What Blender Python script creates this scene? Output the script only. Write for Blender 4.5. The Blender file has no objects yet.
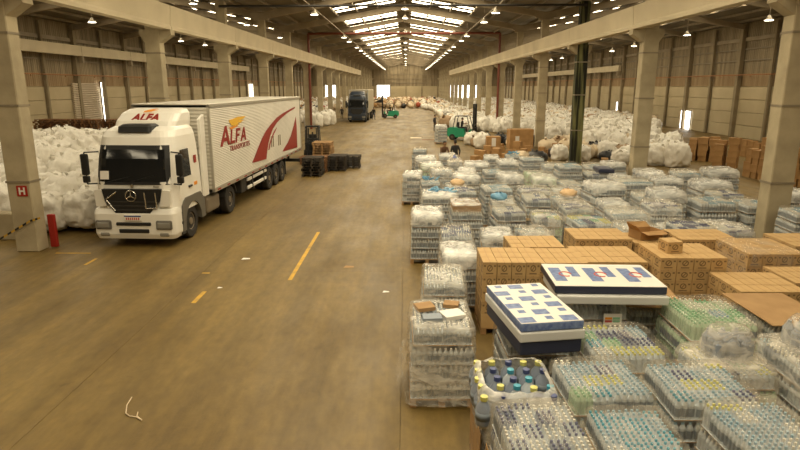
import bpy, bmesh, math, random
from mathutils import Vector, Matrix, noise
random.seed(7)
S = bpy.context.scene
COL = S.collection
PI = math.pi
# ------------------------------------------------------------------ camera
F = 590.0; CH = 4.65; TILT = math.atan(139 / 590)
YAW = math.atan(6 / 590 * math.cos(TILT))
cam_d = bpy.data.cameras.new('camera'); cam = bpy.data.objects.new('camera', cam_d); COL.objects.link(cam)
cam_d.sensor_width = 36; cam_d.lens = 36 * F / 800; cam_d.clip_end = 600
cam.location = (0, 0, CH); cam.rotation_euler = (PI / 2 - TILT, 0, YAW)
S.camera = cam
# ------------------------------------------------------------------ world, exposure
W = bpy.data.worlds.new('world'); S.world = W; W.use_nodes = True
W.node_tree.nodes['Background'].inputs[0].default_value = (.75, .85, 1, 1)
W.node_tree.nodes['Background'].inputs[1].default_value = 1.0
S.view_settings.view_transform = 'Standard'; S.view_settings.look = 'None'
S.view_settings.gamma = 1; S.view_settings.use_curve_mapping = False
S.view_settings.exposure = -0.12
SKY = 13.2                      # daylight coming through the translucent roof strips
SKYCOL = (1.0, .85, .58)
cy = S.cycles
cy.max_bounces = 8; cy.diffuse_bounces = 4; cy.glossy_bounces = 3; cy.transparent_max_bounces = 12
cy.sample_clamp_indirect = 6; cy.caustics_reflective = False; cy.caustics_refractive = False

# pixel -> world helpers (the photograph is 800 x 450)
_c, _s = math.cos(TILT), math.sin(TILT)
def ray(x, y):
    a = x - 400; b = y - 225
    fw = F * _c - b * _s; dn = b * _c + F * _s
    return Vector((a * math.cos(YAW) - fw * math.sin(YAW), a * math.sin(YAW) + fw * math.cos(YAW), -dn))
def un(x, y, h=0.0):
    r = ray(x, y); t = (h - CH) / r.z
    return Vector((r.x * t, r.y * t, h))
def at_x(x, y, X):
    r = ray(x, y); t = X / r.x
    return Vector((X, r.y * t, CH + r.z * t))
def at_y(x, y, Y):
    r = ray(x, y); t = Y / r.y
    return Vector((r.x * t, Y, CH + r.z * t))

# ------------------------------------------------------------------ materials
MATS = {}
def nd(nt, t, **kw):
    n = nt.nodes.new(t)
    for k, v in kw.items(): setattr(n, k, v)
    return n
def M(name, col, rough=.6, col2=None, scale=5.0, metal=0.0, bump=0.0, bscale=None, stretch=(1, 1, 1), world=False, lo=.35, hi=.7, emit=0, detail=5, spec=.5):
    if name in MATS: return MATS[name]
    m = bpy.data.materials.new(name); m.use_nodes = True; nt = m.node_tree
    b = nt.nodes['Principled BSDF']
    b.inputs['Base Color'].default_value = (*col, 1); b.inputs['Roughness'].default_value = rough; b.inputs['Metallic'].default_value = metal
    b.inputs['Specular IOR Level'].default_value = spec
    if emit:
        b.inputs['Emission Color'].default_value = (*col, 1); b.inputs['Emission Strength'].default_value = emit
    if col2 or bump:
        if world: src = nd(nt, 'ShaderNodeNewGeometry').outputs['Position']
        else: src = nd(nt, 'ShaderNodeTexCoord').outputs['Object']
        mp = nd(nt, 'ShaderNodeMapping'); mp.inputs['Scale'].default_value = stretch
        nt.links.new(src, mp.inputs[0])
    if col2:
        n = nd(nt, 'ShaderNodeTexNoise'); n.inputs['Scale'].default_value = scale; n.inputs['Detail'].default_value = detail
        nt.links.new(mp.outputs[0], n.inputs['Vector'])
        r = nd(nt, 'ShaderNodeValToRGB'); r.color_ramp.elements[0].position = lo; r.color_ramp.elements[1].position = hi
        r.color_ramp.elements[0].color = (*col, 1); r.color_ramp.elements[1].color = (*col2, 1)
        nt.links.new(n.outputs[0], r.inputs[0]); nt.links.new(r.outputs[0], b.inputs['Base Color'])
    if bump:
        n2 = nd(nt, 'ShaderNodeTexNoise'); n2.inputs['Scale'].default_value = bscale or scale * 3; n2.inputs['Detail'].default_value = 4
        nt.links.new(mp.outputs[0], n2.inputs['Vector'])
        bp = nd(nt, 'ShaderNodeBump'); bp.inputs['Strength'].default_value = bump; bp.inputs['Distance'].default_value = .03
        nt.links.new(n2.outputs[0], bp.inputs['Height']); nt.links.new(bp.outputs[0], b.inputs['Normal'])
    MATS[name] = m
    return m
def emission(name, col, strength):
    m = bpy.data.materials.new(name); m.use_nodes = True; nt = m.node_tree; nt.nodes.clear()
    e = nd(nt, 'ShaderNodeEmission'); e.inputs[0].default_value = (*col, 1); e.inputs[1].default_value = strength
    o = nd(nt, 'ShaderNodeOutputMaterial'); nt.links.new(e.outputs[0], o.inputs[0]); MATS[name] = m
    return m
def floor_mat():
    m = bpy.data.materials.new('floor_concrete'); m.use_nodes = True; nt = m.node_tree; b = nt.nodes['Principled BSDF']; L = nt.links.new
    g = nd(nt, 'ShaderNodeNewGeometry')
    def nz(sc, st, det=5):
        mp = nd(nt, 'ShaderNodeMapping'); mp.inputs['Scale'].default_value = st; L(g.outputs['Position'], mp.inputs[0])
        n = nd(nt, 'ShaderNodeTexNoise'); n.inputs['Scale'].default_value = sc; n.inputs['Detail'].default_value = det; n.inputs['Roughness'].default_value = .62
        L(mp.outputs[0], n.inputs['Vector']); return n.outputs[0]
    def ramp(v, p0, p1, c0, c1):
        r = nd(nt, 'ShaderNodeValToRGB'); e = r.color_ramp.elements
        e[0].position = p0; e[1].position = p1; e[0].color = (*c0, 1); e[1].color = (*c1, 1); L(v, r.inputs[0]); return r.outputs[0]
    def mix(f, a, c, t='MIX'):
        x = nd(nt, 'ShaderNodeMix', data_type='RGBA', blend_type=t)
        if isinstance(f, float): x.inputs[0].default_value = f
        else: L(f, x.inputs[0])
        L(a, x.inputs[6]); L(c, x.inputs[7]); return x.outputs[2]
    base = ramp(nz(.35, (1, .6, 1)), .35, .68, (.142, .090, .022), (.23, .156, .046))
    track = ramp(nz(1.1, (1.6, .11, 1), 7), .36, .66, (.74, .73, .71), (1.1, 1.09, 1.06))
    fine = ramp(nz(7, (1, .45, 1), 6), .3, .75, (.78, .77, .75), (1.14, 1.14, 1.14))
    spots = ramp(nz(2.3, (1, 1, 1), 3), .68, .8, (1, 1, 1), (.62, .58, .5))
    c = mix(1.0, base, track, 'MULTIPLY'); c = mix(1.0, c, fine, 'MULTIPLY'); c = mix(1.0, c, spots, 'MULTIPLY')
    L(c, b.inputs['Base Color'])
    r = ramp(nz(.8, (1, .3, 1)), .3, .7, (.42, .42, .42), (.7, .7, .7)); L(r, b.inputs['Roughness'])
    bp = nd(nt, 'ShaderNodeBump'); bp.inputs['Strength'].default_value = .12; bp.inputs['Distance'].default_value = .02
    L(nz(14, (1, 1, 1)), bp.inputs['Height']); L(bp.outputs[0], b.inputs['Normal'])
    MATS['floor'] = m; return m
def wrap_mat(name, col, lo, hi, rough=.22, stretch=(2.2, 2.2, 5)):
    m = bpy.data.materials.new(name); m.use_nodes = True; nt = m.node_tree; L = nt.links.new; b = nt.nodes['Principled BSDF']
    out = nt.nodes['Material Output']
    tc = nd(nt, 'ShaderNodeTexCoord'); mp = nd(nt, 'ShaderNodeMapping'); mp.inputs['Scale'].default_value = stretch; L(tc.outputs['Object'], mp.inputs[0])
    n = nd(nt, 'ShaderNodeTexNoise'); n.inputs['Scale'].default_value = 1.7; n.inputs['Detail'].default_value = 4; n.inputs['Distortion'].default_value = 1.0
    L(mp.outputs[0], n.inputs['Vector'])
    mr = nd(nt, 'ShaderNodeMapRange'); mr.inputs[1].default_value = .38; mr.inputs[2].default_value = .72; mr.inputs[3].default_value = lo; mr.inputs[4].default_value = hi
    L(n.outputs[0], mr.inputs[0])
    b.inputs['Base Color'].default_value = (*col, 1); b.inputs['Roughness'].default_value = rough
    bp = nd(nt, 'ShaderNodeBump'); bp.inputs['Strength'].default_value = .5; bp.inputs['Distance'].default_value = .05
    L(n.outputs[0], bp.inputs['Height']); L(bp.outputs[0], b.inputs['Normal'])
    t = nd(nt, 'ShaderNodeBsdfTransparent'); t.inputs[0].default_value = (1, .985, .95, 1)
    x = nd(nt, 'ShaderNodeMixShader'); L(mr.outputs[0], x.inputs[0]); L(t.outputs[0], x.inputs[1]); L(b.outputs[0], x.inputs[2]); L(x.outputs[0], out.inputs[0])
    MATS[name] = m; return m
def carton_mat(name, c1, c2, printed=True):
    m = M(name, c1, .75, c2, scale=2.5, bump=.08)
    if not printed: return m
    nt = m.node_tree; L = nt.links.new; b = nt.nodes['Principled BSDF']
    def mth(op, a, bb=None, cc=None):
        n = nd(nt, 'ShaderNodeMath', operation=op)
        for i, v in enumerate((a, bb, cc)):
            if v is None: continue
            if isinstance(v, (int, float)): n.inputs[i].default_value = v
            else: L(v, n.inputs[i])
        return n.outputs[0]
    uv = nd(nt, 'ShaderNodeTexCoord').outputs['UV']; sp = nd(nt, 'ShaderNodeSeparateXYZ'); L(uv, sp.inputs[0])
    u, v = sp.outputs[0], sp.outputs[1]
    du = mth('SUBTRACT', u, .5); dv = mth('MULTIPLY', mth('SUBTRACT', v, .55), .8)
    r = mth('SQRT', mth('ADD', mth('MULTIPLY', du, du), mth('MULTIPLY', dv, dv)))
    ring = mth('LESS_THAN', mth('ABSOLUTE', mth('SUBTRACT', r, .17)), .035)
    slash = mth('MULTIPLY', mth('LESS_THAN', mth('ABSOLUTE', mth('SUBTRACT', du, mth('MULTIPLY', dv, .7))), .035), mth('LESS_THAN', r, .2))
    word = mth('MULTIPLY', mth('LESS_THAN', mth('ABSOLUTE', mth('SUBTRACT', v, .15)), .05), mth('LESS_THAN', mth('ABSOLUTE', du), .26))
    side = mth('MULTIPLY', mth('LESS_THAN', mth('ABSOLUTE', mth('SUBTRACT', v, .72)), .07), mth('LESS_THAN', mth('ABSOLUTE', mth('SUBTRACT', mth('ABSOLUTE', du), .36)), .07))
    on = mth('GREATER_THAN', u, .001)
    fac = mth('MULTIPLY', mth('MULTIPLY', mth('MAXIMUM', mth('MAXIMUM', ring, slash), mth('MAXIMUM', word, side)), on), .72)
    mx = nd(nt, 'ShaderNodeMix', data_type='RGBA'); L(fac, mx.inputs[0])
    old = b.inputs['Base Color'].links[0].from_socket
    L(old, mx.inputs[6]); mx.inputs[7].default_value = (.08, .045, .02, 1); L(mx.outputs[2], b.inputs['Base Color'])
    return m

floor_mat()
M('concrete', (.36, .3, .195), .8, (.50, .425, .28), scale=1.4, bump=.15, bscale=12)
M('concrete_side', (.48, .42, .31), .8, (.6, .53, .4), scale=1.1, bump=.12, bscale=12)
M('girder', (.56, .48, .33), .8, (.66, .57, .4), scale=.5, bump=.1, bscale=10, world=True)
M('mossy', (.012, .013, .006), .9, (.2, .2, .08), scale=2.0, stretch=(2.2, 2.2, .14), bump=.25, lo=.46, hi=.62)
M('panel', (.48, .40, .25), .8, (.58, .49, .32), scale=.35, bump=.08, bscale=9, world=True)
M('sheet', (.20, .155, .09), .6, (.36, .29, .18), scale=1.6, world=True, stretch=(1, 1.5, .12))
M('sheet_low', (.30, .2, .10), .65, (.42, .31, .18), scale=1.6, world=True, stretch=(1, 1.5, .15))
M('roofsheet', (.12, .10, .07), .65, (.18, .15, .105), scale=.3, world=True)
M('steel', (.23, .19, .13), .6, (.30, .25, .17), scale=2)
M('rust', (.30, .12, .045), .75, (.42, .2, .09), scale=3)
M('redpipe', (.17, .04, .02), .5)
M('blackpipe', (.02, .017, .014), .5)
M('rafter', (.30, .25, .175), .8, (.4, .33, .23), scale=.8)
M('pillar', (.25, .2, .125), .8, (.33, .27, .17), scale=1.2)
M('shutter', (.55, .46, .34), .5)
emission('skylight', SKYCOL, SKY)
emission('daylight', (1, .95, .85), 6.0)
emission('bulb', (1, .9, .68), 14.0)
M('lampshade', (.5, .44, .34), .4)
M('yellowpaint', (.62, .36, .03), .7, (.34, .22, .06), scale=4, lo=.4, hi=.75)
M('redpaint', (.36, .02, .012), .5)
M('white', (.8, .78, .72), .5)
M('black', (.012, .012, .012), .5)
# vehicles
M('cabwhite', (.84, .82, .76), .28, (.80, .77, .70), scale=1.5)
M('cabgrey', (.13, .12, .1), .55)
M('trailer', (.60, .57, .49), .45, (.68, .645, .56), scale=.8)
M('trim_alu', (.5, .47, .4), .4, metal=.6)
M('glass', (.012, .013, .014), .06)
M('tyre', (.02, .018, .015), .8, (.035, .03, .025), scale=6)
M('hub', (.2, .16, .11), .6)
M('chassis', (.03, .027, .022), .7)
M('alfared', (.30, .02, .012), .5)
M('alfaorange', (.8, .3, .02), .5)
M('alfayellow', (.85, .5, .05), .5)
M('chrome', (.6, .58, .53), .25, metal=.9)
M('lens', (.25, .24, .21), .1)
M('navycab', (.02, .03, .05), .3)
M('boxbeige', (.48, .41, .29), .6)
M('forkgreen', (.02, .28, .15), .4)
M('forkdark', (.02, .02, .02), .5)
# goods
wrap_mat('wrap', (.62, .57, .49), .05, .36, .08)
wrap_mat('wrap_milky', (.86, .84, .79), .3, .85, .13)
wrap_mat('film', (.80, .76, .68), .14, .6, .1)
M('bottle', (.50, .56, .62), .2, (.68, .73, .78), scale=9)
M('bottle_green', (.5, .64, .5), .25)
M('bottle_dark', (.3, .34, .42), .3)
M('cap_white', (.72, .71, .66), .4)
M('cap_blue', (.26, .42, .54), .4)
M('cap_navy', (.05, .07, .2), .4)
M('cap_green', (.25, .5, .32), .4)
M('cap_yellow', (.66, .64, .18), .4)
M('cap_teal', (.05, .34, .48), .4)
M('packlabel_shaded', (.22, .26, .31), .5)  # label colour darkened to imitate shade on the sides of the loads
M('kraft', (.34, .2, .085), .8, (.42, .26, .115), scale=3)
carton_mat('carton', (.49, .315, .135), (.57, .38, .17))
carton_mat('carton_plain', (.36, .2, .075), (.46, .27, .11), printed=False)
M('tape', (.40, .23, .08), .5)
M('wood', (.34, .2, .08), .8, (.46, .28, .13), scale=4, stretch=(1, 6, 1))
M('wood_dark', (.035, .028, .02), .8, (.06, .045, .03), scale=4)
M('wood_red', (.16, .07, .026), .8, (.28, .14, .055), scale=3)
M('bag', (.70, .66, .58), .5, (.82, .79, .72), scale=3, bump=1.0, bscale=6)
M('bag_cream', (.62, .5, .34), .6, (.74, .62, .45), scale=3, bump=.5, bscale=9)
M('bag_brown', (.3, .2, .11), .7, (.42, .3, .18), scale=3, bump=.5, bscale=9)
M('bag_black', (.02, .02, .022), .4, bump=.5, bscale=9)
M('bag_blue', (.09, .27, .46), .45, (.2, .4, .55), scale=3, bump=.4)
M('bag_orange', (.62, .4, .2), .6, (.74, .55, .34), scale=3, bump=.4)
M('paper', (.8, .77, .72), .4)
M('printblue', (.10, .15, .36), .4, (.24, .32, .52), scale=14)
M('printred', (.5, .08, .06), .4)
M('slabnavy', (.03, .035, .07), .35)
M('slabwhite', (.66, .66, .64), .3)
M('skin', (.32, .17, .09), .6)
M('hair', (.02, .014, .01), .7)
M('cloth_black', (.016, .015, .014), .8)
M('cloth_dark', (.05, .045, .05), .8)
M('cloth_brown', (.12, .06, .03), .8)
M('cloth_jeans', (.04, .05, .08), .8)
M('clutter_red', (.35, .07, .03), .7)

# ------------------------------------------------------------------ mesh builder
class MB:
    def __init__(s): s.v = []; s.f = []; s.m = []; s.uv = {}
    def add(s, vs, fs, m=0):
        o = len(s.v); s.v += [tuple(p) for p in vs]
        for q in fs: s.f.append(tuple(i + o for i in q)); s.m.append(m)
        return s
    def box(s, x0, x1, y0, y1, z0, z1, m=0):
        return s.add([(x0, y0, z0), (x1, y0, z0), (x1, y1, z0), (x0, y1, z0), (x0, y0, z1), (x1, y0, z1), (x1, y1, z1), (x0, y1, z1)],
                     [(0, 3, 2, 1), (4, 5, 6, 7), (0, 1, 5, 4), (1, 2, 6, 5), (2, 3, 7, 6), (3, 0, 4, 7)], m)
    def cb(s, c, d, m=0):
        return s.box(c[0] - d[0] / 2, c[0] + d[0] / 2, c[1] - d[1] / 2, c[1] + d[1] / 2, c[2] - d[2] / 2, c[2] + d[2] / 2, m)
    def rbox(s, x0, x1, y0, y1, z0, z1, b=.03, seg=2, m=0):
        bm = bmesh.new(); bmesh.ops.create_cube(bm, size=1)
        for v in bm.verts: v.co = Vector(((x0 + x1) / 2 + v.co.x * (x1 - x0), (y0 + y1) / 2 + v.co.y * (y1 - y0), (z0 + z1) / 2 + v.co.z * (z1 - z0)))
        bmesh.ops.bevel(bm, geom=bm.edges[:], offset=b, segments=seg, affect='EDGES', profile=.5)
        bm.verts.index_update()
        s.add([v.co.copy() for v in bm.verts], [[v.index for v in f.verts] for f in bm.faces], m); bm.free(); return s
    def prism(s, poly, axis, a0, a1, m=0):
        """poly in the plane perpendicular to axis (x: (y,z), y: (x,z), z: (x,y))"""
        def P(p, a): return {'x': (a, p[0], p[1]), 'y': (p[0], a, p[1]), 'z': (p[0], p[1], a)}[axis]
        n = len(poly); vs = [P(p, a0) for p in poly] + [P(p, a1) for p in poly]
        fs = [tuple(range(n)), tuple(range(2 * n - 1, n - 1, -1))] + [(i, i + n, (i + 1) % n + n, (i + 1) % n) for i in range(n)]
        return s.add(vs, fs, m)
    def cyl(s, p0, p1, r0, r1=None, n=12, m=0, caps=True):
        p0 = Vector(p0); p1 = Vector(p1); r1 = r0 if r1 is None else r1
        q = (p1 - p0).to_track_quat('Z', 'Y'); vs = []
        for p, r in ((p0, r0), (p1, r1)):
            for i in range(n): vs.append(p + q @ Vector((r * math.cos(2 * PI * i / n), r * math.sin(2 * PI * i / n), 0)))
        fs = [(i, (i + 1) % n, (i + 1) % n + n, i + n) for i in range(n)]
        if caps: fs += [tuple(range(n - 1, -1, -1)), tuple(range(n, 2 * n))]
        return s.add(vs, fs, m)
    def tube(s, pts, r, n=6, m=0):
        for a, b in zip(pts, pts[1:]): s.cyl(a, b, r, r, n, m)
        return s
    def lathe(s, prof, n=12, c=(0, 0, 0), axis='z', m=0):
        vs = []
        for r, z in prof:
            for i in range(n):
                a = 2 * PI * i / n; p = (r * math.cos(a), r * math.sin(a), z)
                if axis == 'x': p = (z, r * math.cos(a), r * math.sin(a))
                vs.append((p[0] + c[0], p[1] + c[1], p[2] + c[2]))
        k = len(prof)
        fs = [(j * n + i, j * n + (i + 1) % n, (j + 1) * n + (i + 1) % n, (j + 1) * n + i) for j in range(k - 1) for i in range(n)]
        if prof[0][0] > 1e-4: fs.append(tuple(range(n - 1, -1, -1)))
        if prof[-1][0] > 1e-4: fs.append(tuple(range((k - 1) * n, k * n)))
        return s.add(vs, fs, m)
    def loft(s, secs, seg=4, m=0, cap=True):
        """rounded-rectangle sections (z, y0, y1, half width, corner radius)"""
        rings = []
        for z, y0, y1, hw, r in secs:
            ring = []
            for cx, cyy, a0 in ((hw - r, y1 - r, 0), (-hw + r, y1 - r, 90), (-hw + r, y0 + r, 180), (hw - r, y0 + r, 270)):
                for k in range(seg + 1):
                    a = math.radians(a0 + 90 * k / seg); ring.append((cx + r * math.cos(a), cyy + r * math.sin(a), z))
            rings.append(ring)
        n = len(rings[0]); vs = [p for r in rings for p in r]
        fs = [(j * n + i, j * n + (i + 1) % n, (j + 1) * n + (i + 1) % n, (j + 1) * n + i) for j in range(len(rings) - 1) for i in range(n)]
        if cap: fs += [tuple(range(n - 1, -1, -1)), tuple(range((len(rings) - 1) * n, len(rings) * n))]
        return s.add(vs, fs, m)
    def mesh(s, name, mats, smooth=False):
        me = bpy.data.meshes.new(name); me.from_pydata(s.v, [], s.f)
        for k in mats: me.materials.append(MATS[k])
        me.polygons.foreach_set('material_index', s.m)
        if smooth: me.polygons.foreach_set('use_smooth', [True] * len(s.f))
        me.update(); return me
    def build(s, name, mats, parent=None, smooth=False, **kw):
        if isinstance(mats, str): mats = [mats]
        return link(name, s.mesh(name, mats, smooth), parent, **kw)
def link(name, data, parent=None, loc=None, rz=None, label=None, cat=None, group=None, kind=None, scale=None):
    o = bpy.data.objects.new(name, data); COL.objects.link(o)
    if parent: o.parent = parent
    if loc is not None: o.location = loc
    if rz is not None: o.rotation_euler = (0, 0, rz)
    if scale is not None: o.scale = scale
    if label: o['label'] = label
    if cat: o['category'] = cat
    if group: o['group'] = group
    if kind: o['kind'] = kind
    return o
def thing(name, label, cat, loc=(0, 0, 0), rz=0.0, group=None, scale=None): return link(name, None, None, loc, rz, label, cat, group, None, scale)
def struct(name, mb, mats, smooth=False, label=None): return mb.build(name, mats, None, smooth, kind='structure', label=label)
def text_mesh(name, body, size, mats, extrude=.004, shear=0.0, offset=0.0, align='LEFT', space=1.0):
    cu = bpy.data.curves.new(name, 'FONT'); cu.body = body; cu.size = size; cu.extrude = extrude; cu.shear = shear; cu.offset = offset; cu.align_x = align; cu.space_character = space
    cu.resolution_u = 3
    o = bpy.data.objects.new(name, cu); COL.objects.link(o)
    dg = bpy.context.evaluated_depsgraph_get(); me = bpy.data.meshes.new_from_object(o.evaluated_get(dg))
    bpy.data.objects.remove(o); me.materials.clear()
    for k in mats: me.materials.append(MATS[k])
    me.name = name; return me
def nz(p, sc=1.0): return noise.noise(Vector(p) * sc)

exec_order = []
# ================================================================== THE HALL
YB, YE = -8.0, 197.0            # unseen back wall, set close to dim the foreground; end wall
XW = 31.0                        # side walls
CL, CR = -10.87, 10.42           # column rows
RIDGE = [(-20.93, -XW, CL), ((CL + CR) / 2, CL, CR), (20.71, CR, XW)]   # ridge x, eave x0, eave x1
EAVE, SLOPE = 10.2, .17
COLY = [16.5 + 10 * k for k in range(-2, 18)]
# floor of concrete slabs with open joints
fb = MB().box(-XW - .5, XW + .5, YB - .5, YE + .5, -.30, -.06)
floor = struct('floor', fb, ['hub'])
fx = [-XW, -20.6, -10.4, -5.2, -.07, 5.1, 10.3, 20.6, XW]
fy = [YB] + [-5.5 + 10 * k for k in range(20)] + [YE]
slabm = {}
for i in range(len(fx) - 1):
    for j in range(len(fy) - 1):
        w, d = fx[i + 1] - fx[i] - .006, fy[j + 1] - fy[j] - .004
        k = (round(w, 3), round(d, 3))
        if k not in slabm: slabm[k] = MB().box(-w / 2, w / 2, -d / 2, d / 2, -.06, 0).mesh('floor_slab', ['floor'] if 'floor' in MATS else [])
        link('floor_slab', slabm[k], floor, ((fx[i] + fx[i + 1]) / 2, (fy[j] + fy[j + 1]) / 2, 0))
# roof
def roof_z(x):
    for r, a, b in RIDGE:
        if a - .01 <= x <= b + .01:
            return EAVE + SLOPE * ((x - a) if x < r else (b - x))
rb_ = MB()
for r, a, b in RIDGE:
    zr = roof_z(r)
    for x0, z0, x1, z1 in ((a, EAVE, r, zr), (r, zr, b, roof_z(b))):
        rb_.add([(x0, YB, z0), (x1, YB, z1), (x1, YE, z1), (x0, YE, z0), (x0, YB, z0 + .06), (x1, YB, z1 + .06), (x1, YE, z1 + .06), (x0, YE, z0 + .06)],
                [(0, 3, 2, 1), (4, 5, 6, 7), (0, 1, 5, 4), (1, 2, 6, 5), (2, 3, 7, 6), (3, 0, 4, 7)])
ceiling = struct('ceiling', rb_, ['roofsheet'])
# purlins (long), rafters (across), roof lights
pur = MB().box(-.04, .04, YB, YE, -.2, 0).mesh('purlin', ['steel'])
skm = {}
for si, (r, a, b) in enumerate(RIDGE):
    for sgn, e in ((-1, a), (1, b)):
        L_ = abs(e - r)
        for k in range(6):
            x = r + sgn * (.55 + k * (L_ - .9) / 5.4)
            link('purlin', pur, ceiling, (x, 0, roof_z(x) - .015))
        # roof lights from near the ridge to 60 % down the slope
        xa, xb = r + sgn * .75, r + sgn * 6.1
        za, zb = roof_z(xa), roof_z(xb)
        key = (si, sgn)
        mb = MB(); w = .40
        mb.add([(xa, -w, za - .012), (xb, -w, zb - .012), (xb, w, zb - .012), (xa, w, za - .012)], [(0, 1, 2, 3)])
        sk = mb.mesh('skylight', ['skylight'])
        for y in COLY:
            for off in ((1.9, 4.0, 6.3, 8.3) if si == 1 else (2.4, 7.4)):
                if YB + 1 < y + off < YE - 1: link('skylight', sk, ceiling, (0, y + off, 0))
    # rafter: two sloping concrete beams
    mb = MB(); zr = roof_z(r)
    for x0, z0, x1, z1 in ((a, EAVE, r, zr), (r, zr, b, roof_z(b))):
        mb.add([(x0, -.15, z0 - .7), (x1, -.15, z1 - .62), (x1, .15, z1 - .62), (x0, .15, z0 - .7), (x0, -.15, z0 - .2), (x1, -.15, z1 - .2), (x1, .15, z1 - .2), (x0, .15, z0 - .2)],
               [(0, 3, 2, 1), (4, 5, 6, 7), (0, 1, 5, 4), (1, 2, 6, 5), (2, 3, 7, 6), (3, 0, 4, 7)])
    rm = mb.mesh('rafter', ['rafter'])
    for y in COLY: link('rafter', rm, ceiling, (0, y, 0))
# columns with corbels and capitals
def column(cx, y, inner, mossy):
    mb = MB(); hw = .325
    mat = 'mossy' if mossy else 'concrete'
    mb.rbox(-hw, hw, -.25, .25, 0, 7.0, .025, 1)
    mb.rbox(-.27, .27, -.24, .24, 7.0, 9.45, .02, 1)
    o = struct('column', mb, [mat])
    o.location = (cx, y, 0)
    c = MB()
    for s in (inner, -inner):
        d = .5 if s == inner else .2
        c.prism([(s * hw * .98, 6.45), (s * hw * .98, 7.0), (s * (hw + d), 7.0), (s * (hw + d), 6.78)], 'y', -.23, .23)
    c.build('corbel', 'concrete', o)
    k = MB(); k.box(-.55, .55, -.22, .22, 9.45, 9.6).box(-.75, .75, -.2, .2, 9.6, 9.95)
    k.build('capital', 'rafter', o)
    if y < 50:
        b = MB()
        for z in (2.0, 4.1, 6.0): b.box(-hw - .015, hw + .015, -.265, .265, z, z + .06)
        b.build('strap', 'steel', o)
    return o
cols = {}
for y in COLY:
    for cx, inner in ((CL, 1), (CR, -1)):
        cols[(cx > 0, y)] = column(cx, y, inner, cx > 0 and abs(y - 36.5) < .1)
# runway girders on the corbels, one precast piece per bay
gm = {}
for side, cx, inner, zb, zt in (('left', CL, 1, 7.0, 8.0), ('right', CR, -1, 7.0, 7.95)):
    xg = cx + inner * (.325 + .28)
    mb = MB(); mb.prism([(-.2, zb), (.2, zb), (.2, zb + .12), (.14, zb + .2), (.2, zt - .16), (.2, zt), (-.2, zt), (-.2, zt - .16), (-.14, zb + .2), (-.2, zb + .12)], 'y', -4.975, 4.975)
    me = mb.mesh('girder', ['girder'])
    for y in COLY:
        if -4 < y < 130:
            link('girder', me, None, (xg, y + 5, 0), kind='structure')
# side walls
def bay_panels(wall, x, s):
    pm = MB().rbox(-.07, .07, -2.28, 2.28, 0, 1.12, .03, 1).mesh('concrete_panel', ['panel'])
    prof = []
    n = 36
    mb = MB(); ys = [-2.5 + 5 * i / n for i in range(n + 1)]
    def sheet(z0, z1, mat):
        b = MB(); vs = []
        for i, yy in enumerate(ys):
            xx = -s * (.04 if i % 2 else 0.0); vs += [(xx, yy, z0), (xx, yy, z1)]
        b.add(vs, [(2 * i, 2 * i + 2, 2 * i + 3, 2 * i + 1) for i in range(n)]); return b.mesh('corrugated_sheet', [mat])
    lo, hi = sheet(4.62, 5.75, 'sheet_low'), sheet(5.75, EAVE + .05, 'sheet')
    thick = MB().rbox(-.2, .2, -.22, .22, 0, EAVE - .1, .02, 1).mesh('pillar', ['pillar'])
    thin = MB().rbox(-.12, .12, -.13, .13, 0, EAVE - .2, .02, 1).mesh('pillar', ['pillar'])
    girt = MB().box(-.05, .05, -2.5, 2.5, -.06, .06).mesh('girt', ['steel'])
    band = MB().box(-.06, .06, -2.5, 2.5, -.16, .16).mesh('band_beam', ['rafter'])
    pipe = MB().cyl((0, -2.5, 0), (0, 2.5, 0), .05, n=6).box(-.02, .02, -.02, .02, -.2, -.05).mesh('wall_pipe', ['rust'])
    y = YB + 1.5 + 1.5
    k = 0
    yy = -3.5
    while yy <= YE + .1:
        link('pillar', thick if k % 2 == 0 else thin, wall, (x - s * .28, yy, 0))
        c = yy + 2.5
        if c < YE:
            for r in range(4): link('concrete_panel', pm, wall, (x - s * .07, c, r * 1.15))
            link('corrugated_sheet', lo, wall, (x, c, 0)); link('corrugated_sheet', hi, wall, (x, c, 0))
            for z in (6.9, 7.9): link('girt', girt, wall, (x - s * .1, c, z))
            link('band_beam', band, wall, (x - s * .12, c, 8.75))
            link('wall_pipe', pipe, wall, (x - s * .62, c, 5.62))
        yy += 5; k += 1
for nm, x, s in (('wall_left', -XW, -1), ('wall_right', XW, 1)):
    wl = struct(nm, MB().box(min(x, x + s * .12), max(x, x + s * .12), YB, YE, 0, EAVE + .1), ['panel'])
    wl.location.x = s * .05
    bay_panels(wl, x - s * .05, s)
# secondary runway beams on the outer walls
for x, z0, z1, ya, yb_ in ((-30.2, 7.35, 8.25, -3.5, 116.5), (30.2, 6.7, 7.5, 86.5, 166.5)):
    y = ya
    me = MB().box(-.2, .2, -4.98, 4.98, z0, z1).mesh('girder', ['girder'])
    br = MB().prism([(-.3, z0 - .6), (.15, z0 - .6), (.15, z0)  , (-.3, z0)], 'y', -.15, .15).mesh('bracket', ['rafter'])
    while y < yb_:
        g = link('girder', me, None, (x, y + 5, 0), kind='structure'); link('bracket', br, g, (0, -5 + .25, 0)); y += 10
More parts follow.
